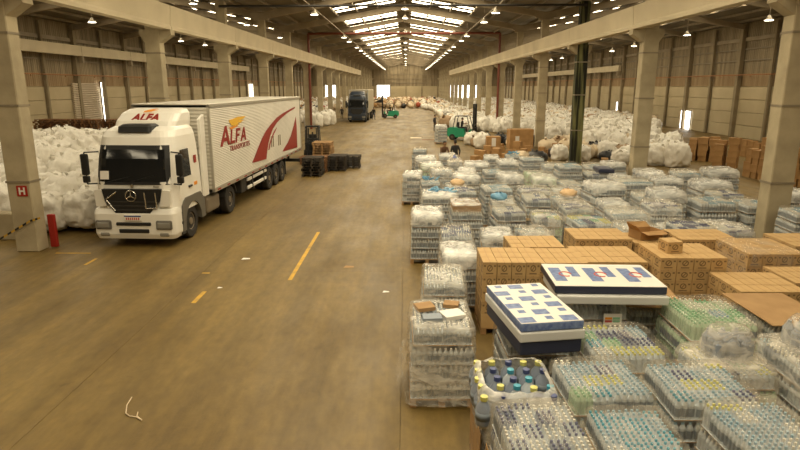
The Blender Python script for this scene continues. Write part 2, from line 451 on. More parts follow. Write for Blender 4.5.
# end wall and back wall
for nm, y, s in (('wall_end', YE, 1), ('wall_back', YB, -1)):
    mb = MB(); mb.prism([(-XW, 0), (XW, 0), (XW, EAVE), (20.71, roof_z(20.71)), (CR, EAVE), ((CL + CR) / 2, roof_z(-.2)), (CL, EAVE), (-20.93, roof_z(-20.93)), (-XW, EAVE)], 'y', y, y + s * .2)
    w = struct(nm, mb, ['sheet'])
    if s > 0:
        pm = MB().rbox(-2.5, 2.5, -.08, 0, 0, 1.13, .02, 1).mesh('concrete_panel', ['panel'])
        pl = MB().box(-.15, .15, -.3, 0, 0, EAVE - .1).mesh('pillar', ['pillar'])
        gt = MB().box(-XW, XW, -.12, 0, -.08, .08).mesh('girt', ['steel'])
        for i in range(12):
            for r in range(4): link('concrete_panel', pm, w, (-28.4 + 5.16 * i, y - .001, r * 1.15))
            link('pillar', pl, w, (-30.95 + 5.16 * i, y, 0))
        for z in (5.6, 6.9, 8.3): link('girt', gt, w, (0, y, z))
# bright openings: daylight seen through doors and windows of the walls
def bright(n, x0, x1, y0, y1, z0, z1, label):
    f = MB(); p = MB()
    if abs(x1 - x0) > abs(y1 - y0):
        yy = y0
        p.box(x0, x1, yy - .03, yy, z0, z1)
        for a, b, c, d in ((x0 - .12, x0, z0, z1 + .12), (x1, x1 + .12, z0, z1 + .12), (x0, x1, z1, z1 + .12)): f.box(a, b, yy - .1, yy, c, d)
    else:
        s = 1 if x0 > 0 else -1; xx = x0
        p.box(min(xx, xx - s * .03), max(xx, xx - s * .03), y0, y1, z0, z1)
        for a, b, c, d in ((y0 - .1, y0, z0, z1 + .1), (y1, y1 + .1, z0, z1 + .1), (y0, y1, z1, z1 + .1)): f.box(min(xx, xx - s * .1), max(xx, xx - s * .1), a, b, c, d)
    o = struct('window_%d' % n, f, ['steel'], label=label); p.build('pane', 'daylight', o)
ey = YE - .12
bright(1, -9.4, -5.0, ey, ey, .1, 4.9, 'bright open doorway at the far end of the hall')
bright(2, -26.2, -22.0, ey, ey, .1, 4.9, 'bright doorway at the far end of the left aisle')
for k, x in enumerate((11.6, 14.2, 16.9, 19.8, 22.6)):
    bright(3 + k, x, x + 1.7, ey, ey, .5, 4.9, 'bright tall window at the far end of the right aisle')
bright(8, XW - .2, XW - .2, 65.0, 67.4, .05, 2.0, 'small bright doorway in the right wall behind cartons')
bright(9, XW - .2, XW - .2, 87.6, 88.3, .9, 2.4, 'narrow bright slit in the right wall')
bright(10, -XW + .2, -XW + .2, 118.3, 121.6, 2.3, 5.0, 'bright high window in the left wall above the trailer')
bright(11, -XW + .42, -XW + .42, 60.25, 60.55, .8, 5.0, 'thin bright gap beside the roller shutter')
# roller shutter in the left wall
sh = MB()
for k in range(24): sh.cyl((-XW + .3, 55.4, .1 + k * .205), (-XW + .3, 60.1, .1 + k * .205), .105, n=6)
struct('door_1', sh, ['shutter'], label='beige roller shutter door in the left wall')
# low concrete ledge behind the near left column
struct('trim_1', MB().rbox(-20, -11.5, 17.55, 18.0, 0, .85, .03, 1), ['concrete'], label='low concrete kerb wall under the white bulk bags')
# transverse pipes
struct('pipe', MB().tube([(CL, 36.1, 9.15), (CR, 36.1, 9.2)], .07), ['blackpipe'], label='black pipe running across the hall under the roof')
rp = MB().tube([(CL + .4, 66.0, 0), (CL + .4, 66.0, 10.1), (CR - .4, 66.0, 10.15), (CR - .4, 66.0, 0)], .13, 8)
struct('pipe', rp, ['redpipe'], label='red pipe rising beside columns and crossing the hall')
# sprinkler-like light rails along the roof
for x, z in ((-6.25, 9.75), (5.95, 9.75)):
    struct('cable_rail', MB().box(-.03, .03, 20, 190, -.03, .03), ['steel'], label='thin cable rail carrying the hanging lamps').location = (x, 0, z)
# ------------------------------------------------------------------ pendant lamps
lsh = MB().lathe([(.04, .30), (.09, .26), (.12, .16), (.30, .0), (.31, -.02)], 14).mesh('lamp_shade', ['lampshade'], True)
lbu = MB().lathe([(.001, .005), (.27, .0), (.25, -.03), (.001, -.05)], 14).mesh('lamp_glass', ['bulb'], True)
def lamp(x, y, z, lab, grp):
    t = thing('pendant_lamp', lab, 'lamp', (x, y, z), 0, grp)
    link('lamp_shade', lsh, t); link('lamp_glass', lbu, t)
    top = roof_z(x) + .01 - z
    MB().cyl((0, 0, .28), (0, 0, max(top, .4)), .02, n=5).build('rod', 'steel', t)
for y in [34.6, 42.3, 62, 67.7] + [78 + 7 * k for k in range(16)]:
    lamp(-6.25, y, 9.4, 'round metal pendant lamp in the left row under the nave roof', 'left row of nave lamps')
for y in [33, 41.5, 47.5, 60.5, 66.5] + [77 + 7 * k for k in range(16)]:
    lamp(5.95, y, 9.4, 'round metal pendant lamp in the right row under the nave roof', 'right row of nave lamps')
for y in [41, 49.5, 56, 70, 87, 103, 119, 135, 151, 167, 180]:
    lamp(-.1, y, 10.6, 'round metal pendant lamp hanging under the ridge', 'ridge lamps')
for px, py, X in ((769, 20, 23.0), (687, 35, 22.0), (634, 46, 22.5), (612, 51, 22.5), (551, 60, 22), (562, 58, 22.5)):
    p = at_x(px, py, X); lamp(p.x, p.y, min(p.z, roof_z(p.x) - .8), 'round metal pendant lamp over the right aisle', 'right aisle lamps')
for px, py, X in ((92, 22, -22.0), (181, 41, -22), (205, 45, -22), (216, 48, -22), (193, 3, -14), (247, 25, -14), (223, 15, -14), (263, 32, -14), (280, 37.5, -14)):
    p = at_x(px, py, X); lamp(p.x, p.y, min(p.z, roof_z(p.x) - .8), 'round metal pendant lamp over the left aisle', 'left aisle lamps')
# ================================================================== VEHICLES
def wheel_mesh(r, w, n=20):
    """axis x, outer face at x=+w/2 ; tyre, rim and hub nuts"""
    t = MB().lathe([(r * .56, -w / 2), (r * .93, -w / 2), (r, -w * .38), (r, w * .38), (r * .93, w / 2), (r * .58, w / 2), (r * .54, w * .36)], n, axis='x').mesh('tyre', ['tyre'], False)
    h = MB().lathe([(r * .55, w * .3), (r * .5, w * .40), (r * .36, w * .26), (r * .24, w * .28), (r * .22, w * .44), (.001, w * .46)], n, axis='x')
    for k in range(8):
        a = 2 * PI * k / 8; h.cyl((w * .26, r * .3 * math.cos(a), r * .3 * math.sin(a)), (w * .33, r * .3 * math.cos(a), r * .3 * math.sin(a)), .02, n=5)
    return t, h.mesh('rim', ['hub'], False)
WT, WH = wheel_mesh(.52, .30)
def wheel(par, x, y, side, r=.52, meshes=None):
    t, h = meshes or (WT, WH)
    a = link('wheel', t, par, (x, y, r), 0 if side > 0 else PI)
    link('rim', h, a); return a
def tractor(name, label, loc, rz, paint, hero):
    T = thing(name, label, 'truck', loc, rz)
    cab = MB().loft([(.98, .07, 2.5, 1.2, .34), (1.9, .09, 2.5, 1.2, .40), (2.55, .22, 2.5, 1.17, .42), (2.9, .32, 2.5, 1.14, .42), (3.2, .42, 2.5, 1.10, .42), (3.38, .58, 2.5, 1.04, .42), (3.48, .9, 2.46, .92, .4)], 6)
    cab = cab.build('cab', paint, T, False)
    # windscreen with frame and visor band
    def front(z):
        z0 = [(.98, .07, 1.2), (1.9, .09, 1.2), (2.55, .22, 1.17), (2.9, .32, 1.14), (3.2, .42, 1.1)]
        for (a, ya, ha), (b, yb, hb) in zip(z0, z0[1:]):
            if a <= z <= b:
                t = (z - a) / (b - a); return ya + t * (yb - ya), ha + t * (hb - ha)
    def screen(zs, grow, out):
        mb = MB(); vs = []
        for z in zs:
            y, h = front(z)
            for s_, in_, dy in ((-1, .115, .14), (-1, .21, .058), (-1, .42, 0), (0, h, -.012), (1, .42, 0), (1, .21, .058), (1, .115, .14)): vs.append((s_ * (h + out - in_ - grow * (in_ < .3)), y + dy - out - (grow * .35 if in_ < .3 else 0), z))
        n = 7; mb.add(vs, [(j * n + i, j * n + i + 1, (j + 1) * n + i + 1, (j + 1) * n + i) for j in range(len(zs) - 1) for i in range(n - 1)])
        return mb
    screen([1.86, 2.3, 2.6, 2.98], .0, .012).build('window_surround', 'black', cab)
    screen([1.95, 2.3, 2.6, 2.86], .06, .02).build('windscreen', 'glass', cab)
    wy = MB()
    for x0, x1 in ((-.75, .1), (-.1, .7)): wy.tube([(x0, .06, 1.93), (x1, .12, 2.14)], .012, 5)
    wy.build('wiper', 'black', cab)
    for s in (1, -1):
        # door with side window, handle and seams
        d = MB(); x = s * 1.2
        d.prism([(.5, 1.3), (1.5, 1.3), (1.5, 2.0), (.5, 2.0)], 'x', x - .05 * s, x + .012 * s)
        dd = d.build('door', paint, T)
        w = MB(); xa = s * 1.205
        w.add([(xa - .012 * s, .52, 1.98), (xa - .012 * s, 1.4, 1.98), (xa - .055 * s, 1.4, 2.8), (xa - .055 * s, .8, 2.8), (xa - .045 * s, .62, 2.5)], [(0, 1, 2, 3, 4)])
        for v in range(len(w.v)): w.v[v] = (w.v[v][0] + s * .03, w.v[v][1], w.v[v][2])
        w.build('side_window', 'glass', dd)
        MB().rbox(min(x, x + .05 * s), max(x, x + .05 * s), 1.15, 1.4, 1.62, 1.68, .01, 1).build('door_handle', 'black', dd)
        # lower fairing, fender, step
        f = MB(); x0, x1 = sorted((s * .95, s * 1.24))
        pts = [(.62 + .0, .38), (.62, 1.0), (.85, 1.32), (1.85, 1.32), (2.12, 1.0), (2.12, .6)]
        arc = [(1.35 + .64 * math.cos(a), .52 + .64 * math.sin(a)) for a in [math.radians(v) for v in range(0, 181, 20)]]
        outer = [(2.3, .5), (2.3, 1.05), (2.0, 1.36), (.8, 1.36), (.55, 1.15), (.5, .38), (.71, .38)]
        f.prism(arc[::-1] and [(1.99, .5)] + outer + [(.71, .52)] + [p for p in arc[::-1]][1:-1], 'x', x0, x1)
        f.build('fender', 'cabgrey' if hero else 'chassis', T)
        st = MB().rbox(x0, x1, .42, .66, .3, .38, .01, 1).rbox(x0, x1, .45, .66, .62, .7, .01, 1)
        st.build('step', 'chassis', T)
        # mirror on arms
        mx = s * 1.40
        mr = MB().rbox(mx - .1, mx + .1, .12, .26, 2.12, 2.74, .04, 2).rbox(mx - .09, mx + .09, .12, .25, 1.9, 2.1, .03, 2)
        mm = mr.build('mirror', 'black', T)
        MB().tube([(s * 1.08, .42, 2.78), (mx, .2, 2.78), (mx, .2, 1.86), (s * 1.14, .3, 1.86)], .022, 6).build('mirror_arm', 'black', mm)
        # side extender behind the cab
        x0, x1 = sorted((s * 1.1, s * 1.19))
        MB().prism([(2.48, 1.1), (2.86, 1.1), (2.86, 3.75), (2.48, 3.6)], 'x', x0, x1).build('side_fairing', paint, T)
        wheel(T, s * 1.0, 1.35, s)
        wheel(T, s * 1.02, 5.0, s); wheel(T, s * .68, 5.0, s)
        # rear mudguard, tank
        g = MB(); x0, x1 = sorted((s * .52, s * 1.2))
        arc = [math.radians(v) for v in range(15, 166, 15)]
        po = [(5.0 + .66 * math.cos(a), .55 + .66 * math.sin(a)) for a in arc]; pi_ = [(5.0 + .61 * math.cos(a), .55 + .61 * math.sin(a)) for a in arc[::-1]]
        g.prism(po + pi_, 'x', x0, x1); g.build('mudguard', 'chassis', T)
        MB().rbox(*sorted((s * .6, s * 1.15)), 2.75, 3.95, .42, 1.0, .12, 3).build('fuel_tank', 'hub', T)
    # bumper, grille, lights
    bp = MB().loft([(.28, -.02, .6, 1.17, .14), (.42, -.07, .62, 1.22, .16), (1.02, -.06, .6, 1.22, .16), (1.16, .0, .5, 1.2, .16)], 4)
    b = bp.build('bumper', paint, T)
    sl = MB()
    sl.rbox(-.52, .52, -.1, 0, .68, .78, .02, 1).rbox(-.45, .45, -.1, 0, .46, .58, .02, 1)
    sl.build('air_intake', 'black', b)
    gr = MB().prism([(-.86, 1.75), (.86, 1.75), (.8, 1.42), (.62, 1.2), (.5, 1.02), (-.5, 1.02), (-.62, 1.2), (-.8, 1.42)], 'y', -.05, .1)
    gr = gr.build('grille', 'black', T)
    ba = MB()
    for z in (1.12, 1.24, 1.36): ba.rbox(-.5 - (z - 1.05) * .8, .5 + (z - 1.05) * .8, -.065, -.045, z, z + .035, .005, 1)
    ba.build('grille_bar', 'chassis', gr)
    if hero:
        e = MB(); n = 24      # three-pointed star in a ring
        for i in range(n):
            a0, a1 = 2 * PI * i / n, 2 * PI * (i + 1) / n
            e.cyl((.155 * math.cos(a0), -.08, 1.56 + .155 * math.sin(a0)), (.155 * math.cos(a1), -.08, 1.56 + .155 * math.sin(a1)), .016, n=5)
        for a in (90, 210, 330):
            a = math.radians(a); e.cyl((0, -.08, 1.56), (.15 * math.cos(a), -.08, 1.56 + .15 * math.sin(a)), .03, .006, 5)
        e.build('emblem', 'chrome', gr)
        for pl in ([(-.42, 1.68), (-.74, 1.45), (-.5, 1.12)], [(.4, 1.66), (.42, 1.2), (.74, 1.2), (.72, 1.66)]):
            MB().tube([(x, -.07, z) for x, z in pl], .022, 6).build('reflective_strip', 'chrome', gr)
        bd_ = MB().lathe([(.001, 0), (.05, 0), (.05, .02), (.001, .02)], 10).build('badge', 'chrome', T, loc=(0, .07, 1.83)); bd_.rotation_euler = (PI / 2, 0, 0)
        me = text_mesh('lettering', 'Axor', .09, ['chrome'], .004); lt = link('lettering', me, T, (.62, .062, 1.79)); lt.rotation_euler = (PI / 2, 0, 0)
        p = MB().rbox(-.26, .26, -.1, -.075, .83, 1.0, .008, 1); p = p.build('number_plate', 'white', b)
        MB().box(-.25, .25, -.104, -.098, .95, .99).build('plate_band', 'cap_navy', p)
        q = MB()
        for k in range(7): q.box(-.2 + k * .06, -.165 + k * .06, -.104, -.098, .86, .93)
        q.build('plate_characters', 'printred', p)
        # pass card behind the windscreen
        pc = MB(); pc.add([(-.92, .055, 2.02), (-.66, .055, 2.02), (-.66, .095, 2.26), (-.92, .095, 2.26)], [(0, 1, 2, 3)]); pc.build('windscreen_card', 'paper', cab)
    for s in (1, -1):
        hl = MB().rbox(*sorted((s * .66, s * 1.14)), -.11, 0, .56, .84, .05, 2)
        h = hl.build('headlamp', 'cabgrey', b)
        MB().rbox(*sorted((s * .70, s * 1.1)), -.125, -.08, .6, .8, .04, 2).build('lens', 'lens', h)
        MB().rbox(*sorted((s * .74, s * 1.04)), -.085, 0, .36, .48, .03, 1).build('fog_lamp', 'lens', b)
        cp = MB().prism([(s * .9, 1.72), (s * 1.12, 1.7), (s * 1.1, 1.24), (s * .78, 1.24)], 'y', .0, .12); cp.build('corner_panel', paint, T)
    # chassis rails and frame
    ch = MB().box(-.5, -.4, .6, 6.4, .55, .85).box(.4, .5, .6, 6.4, .55, .85).box(-.4, .4, 4.4, 5.6, .8, 1.0).box(-.9, .9, 4.9, 5.1, .42, .62).box(-.9, .9, 1.25, 1.45, .42, .62)
    ch.box(-.6, .6, .55, 2.4, .4, 1.0); ch.build('chassis', 'chassis', T)
    # roof deflector
    df = MB().loft([(3.40, .98, 2.5, .93, .25), (3.62, 1.15, 2.55, .95, .28), (3.84, 1.5, 2.6, .93, .3), (3.95, 1.85, 2.6, .86, .3), (3.97, 2.1, 2.55, .7, .25)], 5)
    df = df.build('roof_deflector', paint, T)
    ac = MB().loft([(3.34, .46, 1.22, .5, .1), (3.5, .5, 1.2, .5, .12), (3.56, .62, 1.12, .42, .12)], 4); ac.build('roof_hatch', 'black', T)
    if hero:
        me = text_mesh('lettering', 'ALFA', .36, ['alfared'], .006, .25, .012, 'CENTER', 1.0)
        t = link('lettering', me, df, (.0, 1.20, 3.64)); t.rotation_euler = (math.radians(48), 0, 0)
        wg = MB().prism([(-.12, 0), (.1, .05), (.32, .16), (.12, .13), (.26, .22), (.02, .16), (-.1, .08)], 'z', 0, .006).build('wing_mark', 'alfaorange', df)
        wg.location = (.0, 1.43, 3.865); wg.rotation_euler = (math.radians(30), 0, 0)
        for s in (1,):
            MB().box(0, .006, 0, .24, 0, .1).build('side_sticker', 'alfaorange', T, loc=(1.202, 1.62, 1.62))
            MB().box(0, .006, 0, .2, 0, .24).build('side_sticker', 'alfared', T, loc=(1.19, 1.75, 2.3))
    return T
TY = 16.75; TX = -7.93; TR = math.radians(-2.3)
TRUCK = tractor('tractor_truck', 'white tractor truck with black grille and a roof deflector', (TX, TY, 0), TR, 'cabwhite', True)
# ---- semi-trailer (own thing, coupled behind the cab)
def trailer():
    y0, y1, zb, zt, hw = 3.05, 17.0, 1.12, 4.06, 1.29
    T = thing('semi_trailer', 'white ribbed box semi-trailer with red and orange side graphics', 'trailer', (TX, TY, 0), TR)
    # ribbed side panels
    for s in (1, -1):
        mb = MB(); n = 46; vs = []
        for i in range(2 * n + 1):
            z = zb + .12 + (zt - .1 - zb - .12) * i / (2 * n); x = s * (hw + (.0 if i % 2 else -.016)); vs += [(x, y0 + .06, z), (x, y1 - .06, z)]
        mb.add(vs, [(2 * i, 2 * i + 1, 2 * i + 3, 2 * i + 2) for i in range(2 * n)])
        mb.build('side_panel', 'trailer', T)
        fr = MB()
        fr.box(*sorted((s * (hw - .06), s * (hw + .02))), y0, y1, zt - .1, zt); fr.box(*sorted((s * (hw - .06), s * (hw + .02))), y0, y1, zb, zb + .12)
        for y in (y0, y1 - .07): fr.box(*sorted((s * (hw - .06), s * (hw + .02))), y, y + .07, zb, zt)
        fr.build('edge_rail', 'trim_alu', T)
        lg = MB()
        for k in range(14): lg.box(*sorted((s * (hw + .02), s * (hw + .028))), y0 + .3 + k * 1.0, y0 + .6 + k * 1.0, zb + .03, zb + .08)
        lg.build('reflector', 'alfared', T)
        # guard rails
        gx = s * 1.2
        for z in (.55, .88):
            MB().rbox(gx - .03, gx + .03, 7.0, 9.85, z, z + .13, .015, 1).build('guard_rail', 'white', T)
        MB().box(gx - .04, gx + .04, 7.6, 7.7, .5, 1.12).box(gx - .04, gx + .04, 9.3, 9.4, .5, 1.12).build('guard_bracket', 'chassis', T)
        MB().rbox(*sorted((s * .8, s * 1.18)), 6.3, 6.95, .5, 1.08, .03, 1).build('tool_box', 'chassis', T)
        MB().box(*sorted((s * .7, s * .82)), 5.95, 6.1, .08, 1.12).box(*sorted((s * .6, s * .92)), 5.85, 6.2, 0, .06).build('landing_leg', 'chassis', T)
        for y in (10.25, 11.45, 12.65):
            wheel(T, s * 1.1, y, s); wheel(T, s * .76, y, s)
        MB().box(*sorted((s * .6, s * 1.25)), 13.3, 13.33, .25, 1.1).build('mud_flap', 'black', T)
    n = 22; mb = MB(); vs = []
    for i in range(2 * n + 1):
        z = zb + .1 + (zt - zb - .2) * i / (2 * n); y = y0 + (.0 if i % 2 else .02); vs += [(-hw + .05, y, z), (hw - .05, y, z)]
    mb.add(vs, [(2 * i, 2 * i + 1, 2 * i + 3, 2 * i + 2) for i in range(2 * n)]); mb.build('front_panel', 'trailer', T)
    MB().rbox(-.2, .2, y0 - .08, y0, 3.45, 3.6, .02, 1).build('front_vent', 'chassis', T)
    MB().rbox(-hw, hw, y0, y1, zt - .03, zt + .02, .02, 1).build('roof', 'trailer', T)
    MB().box(-hw + .03, hw - .03, y0 + .05, y1 - .02, zb, zb + .08).build('floor_deck', 'chassis', T)
    for s in (1, -1):
        d = MB().rbox(*sorted((s * .01, s * (hw - .02))), y1 - .06, y1, zb + .05, zt - .06, .02, 1).build('rear_door', 'trailer', T)
        MB().tube([(s * .3, y1 + .04, zb + .1), (s * .3, y1 + .04, zt - .15)], .02).build('lock_rod', 'trim_alu', d)
    MB().box(-.5, -.38, y0 + .6, y1 - .1, .75, zb).box(.38, .5, y0 + .6, y1 - .1, .75, zb).box(-1.2, 1.2, 10.2, 10.3, .45, .6).box(-1.2, 1.2, 11.4, 11.5, .45, .6).box(-1.2, 1.2, 12.6, 12.7, .45, .6).box(-1.2, 1.2, y1 - .15, y1 - .02, .45, .62).box(-.6, -.5, y1 - .14, y1 - .04, .45, zb).box(.5, .6, y1 - .14, y1 - .04, .45, zb).build('chassis', 'chassis', T)
    # side graphics, laid out on the side plane
    inv = (Matrix.Translation((TX, TY, 0)) @ Matrix.Rotation(TR, 4, 'Z')).inverted()
    o = inv @ Vector((0, 0, CH))
    def onside(px, py):
        r = inv.to_3x3() @ ray(px, py); t = (hw - o.x) / r.x; p = o + r * t; return (p.y, p.z)
    def Z(x, y): return onside(200 + x / 3.46, 90 + y / 3.46)
    def graphic(name, pts, mat):
        MB().prism([Z(*p) for p in pts], 'x', hw + .004, hw + .012).build(name, mat, T)
    graphic('red_swoosh', [(180, 252), (190, 228), (201, 200), (214, 168), (229, 140), (247, 116), (265, 96), (287, 80), (312, 66), (328, 58), (328, 63), (305, 77), (284, 94), (266, 112), (252, 134), (242, 160), (236, 185), (232, 212), (229, 239)], 'alfared')
    graphic('red_swoosh', [(236, 208), (240, 185), (247, 162), (256, 142), (266, 128), (262, 139), (252, 160), (244, 185), (240, 206)], 'alfared')
    graphic('red_swoosh', [(285, 213), (293, 198), (303, 182), (314, 158), (323, 128), (331, 92), (334, 130), (336, 198)], 'alfared')
    for k, q in enumerate(([(108, 122), (101, 112), (99, 104), (112, 100), (130, 93), (157, 90), (150, 99), (133, 103), (150, 104), (140, 113), (128, 113), (136, 118), (120, 124)], [(100, 130), (118, 124), (132, 122), (122, 130), (108, 136)])):
        graphic('wing_graphic', q, ('alfayellow', 'alfaorange')[k])
    # big letters
    def letter(px0, px1, strokes):
        pass
    a0 = Z(70, 197); a1 = Z(160, 180); zt_ = Z(84, 122)
    L = {'A': [[(0, 0), (.42, 1), (.58, 1), (1, 0), (.78, 0), (.68, .26), (.32, .26), (.22, 0)], [(.39, .40), (.61, .40), (.5, .74)]],
         'L': [[(0, 0), (0, 1), (.26, 1), (.26, .2), (.86, .2), (.86, 0)]],
         'F': [[(0, 0), (0, 1), (.86, 1), (.86, .8), (.26, .8), (.26, .6), (.7, .6), (.7, .42), (.26, .42), (.26, 0)]]}
    x = a0[0]; tot = a1[0] - a0[0]
    for ch, wd, hh in (('A', .36, 1.32), ('L', .2, 1.0), ('F', .2, 1.0), ('A', .24, 1.0)):
        H_ = (zt_[1] - a0[1]) / 1.32 * hh * .95; wdt = tot * wd
        def tr(p): return (x + p[0] * wdt * .97 + p[1] * .16, a0[1] + p[1] * H_)
        if ch == 'A':
            mb = MB(); A = [(0, 0), (.42, 1), (.58, 1), (1, 0), (.78, 0), (.5, .76), (.22, 0)]
            mb.prism([tr(p) for p in A], 'x', hw + .004, hw + .014); mb.prism([tr(p) for p in [(.3, .22), (.7, .22), (.64, .4), (.36, .4)]], 'x', hw + .0045, hw + .0145)
        else:
            mb = MB().prism([tr(p) for p in L[ch][0]], 'x', hw + .004, hw + .014)
        mb.build('letter', 'alfared', T); x += wdt
    me = text_mesh('lettering', 'TRANSPORTES', .30, ['alfared'], .004, .1, .0)
    b0 = Z(103, 213); b1 = Z(172, 195)
    wdt = max(v.co.x for v in me.vertices); t = link('lettering', me, T, (hw + .008, b0[0], b0[1])); t.rotation_euler = (PI / 2, 0, PI / 2); t.scale = ((b1[0] - b0[0]) / wdt, .9, 1)
    # small standing marks low on the side
    for k, (ax, ay) in enumerate(((248, 198), (272, 192))):
        q = Z(ax, ay); MB().cyl((hw + .012, q[0], q[1]), (hw + .012, q[0] + .02, q[1] + .5), .02, n=5).cyl((hw + .012, q[0] + .3, q[1]), (hw + .012, q[0] + .32, q[1] + .5), .02, n=5).build('line_mark', 'steel', T)
trailer()
# ---- far dark truck
FT = tractor('tractor_truck', 'dark blue truck parked far down the hall facing the camera', (-6.4, 78.2, 0), math.radians(-1), 'navycab', False)
BT = thing('box_body', 'beige box body on the dark blue truck', 'truck body', (-6.4, 78.2, 0), math.radians(-1))
MB().rbox(-1.28, 1.28, 2.95, 13, 1.1, 4.15, .05, 1).build('box_shell', 'boxbeige', BT)
MB().box(-1.3, 1.3, 2.93, 2.99, 1.1, 1.25).box(-1.3, 1.3, 2.93, 2.99, 4.05, 4.17).box(-1.31, -1.2, 2.93, 2.99, 1.1, 4.17).box(1.2, 1.31, 2.93, 2.99, 1.1, 4.17).build('front_frame', 'trailer', BT)
MB().box(-.5, .5, 6.5, 12.8, .7, 1.1).build('chassis', 'chassis', BT)
for s in (1, -1):
    for y in (10, 11.2): wheel(BT, s * 1.08, y, s)
# ------------------------------------------------------------------ forklifts
FW = wheel_mesh(.33, .22, 14); FW2 = wheel_mesh(.27, .2, 14)
def forklift(label, loc, rz, paint, mast_h, carriage):
    """front (mast) towards -y"""
    T = thing('forklift', label, 'forklift', loc, rz)
    cw = MB().prism([(1.05, .25), (2.0, .3), (2.12, .55), (2.08, 1.0), (1.8, 1.12), (1.05, 1.05)], 'x', -.52, .52).build('counterweight', paint, T)
    bd = MB().prism([(-.05, .3), (1.1, .3), (1.1, 1.02), (.55, 1.0), (.5, .55), (.2, .5), (.05, .95), (-.1, .98)], 'x', -.5, .5).build('body', paint, T)
    MB().rbox(-.25, .25, .75, 1.2, 1.0, 1.14, .04, 2).rbox(-.25, .25, 1.14, 1.26, 1.1, 1.55, .05, 2).build('seat', 'black', T)
    g = MB()
    for s in (1, -1):
        g.tube([(s * .47, -.02, .95), (s * .45, .3, 2.08)], .035, 6); g.tube([(s * .47, 1.55, 1.05), (s * .45, 1.35, 2.08)], .035, 6)
        g.tube([(s * .45, .3, 2.08), (s * .45, 1.35, 2.08)], .035, 6)
    for k in range(7): g.tube([(-.45, .3 + k * .175, 2.09), (.45, .3 + k * .175, 2.09)], .022, 5)
    g.build('overhead_guard', 'forkdark', T)
    m = MB()
    for s in (1, -1):
        m.rbox(s * .36 - .05, s * .36 + .05, -.36, -.2, .1, mast_h, .01, 1); m.rbox(s * .25 - .035, s * .25 + .035, -.34, -.22, .15, mast_h - .15, .01, 1)
    for z in (.3, 1.3, mast_h - .1): m.box(-.36, .36, -.34, -.22, z, z + .1)
    m.cyl((0, -.28, .2), (0, -.28, mast_h - .4), .05, n=8)
    m = m.build('mast', 'forkdark', T)
    c = MB(); c.box(-.5, .5, -.42, -.36, carriage, carriage + .1).box(-.5, .5, -.42, -.36, carriage + .4, carriage + .5)
    for k in range(5): c.box(-.48 + k * .23, -.44 + k * .23, -.42, -.38, carriage, carriage + 1.0)
    c.box(-.5, .5, -.42, -.38, carriage + .95, carriage + 1.02); c.build('load_backrest', 'forkdark', m)
    for s in (1, -1):
        MB().prism([(-.44, carriage), (-.44, carriage + .55), (-.4, carriage + .55), (-.4, carriage + .04), (-1.5, carriage + .03), (-1.5, carriage)], 'x', s * .3 - .06, s * .3 + .06).build('fork', 'forkdark', T)
        wheel(T, s * .48, .05, s, .33, FW); wheel(T, s * .46, 1.6, s, .27, FW2)
        MB().rbox(s * .38 - .07, s * .38 + .07, -.05, .05, 1.9, 2.02, .02, 1).build('headlamp', 'lens', T)
    MB().tube([(0, .25, .95), (0, .42, 1.3)], .025).lathe([(.16, -.012), (.18, 0), (.16, .012), (.14, 0)], 12, (0, .43, 1.31)).build('steering_wheel', 'forkdark', T)
    return T
p = un(450, 139); q = un(471, 141)
fk2 = forklift('green forklift with a black mast beside the white bags', (5.75, 52.4, 0), math.radians(68), 'forkgreen', 3.15, .12)
fk1 = forklift('green forklift lifting its carriage beside the dark blue truck', (-3.2, 89.2, 0), math.radians(-82), 'forkgreen', 3.3, 2.25)
fk3 = forklift('black forklift behind the pallets at the rear of the trailer', (-6.0, 38.2, 0), math.radians(8), 'forkdark', 2.2, .1)
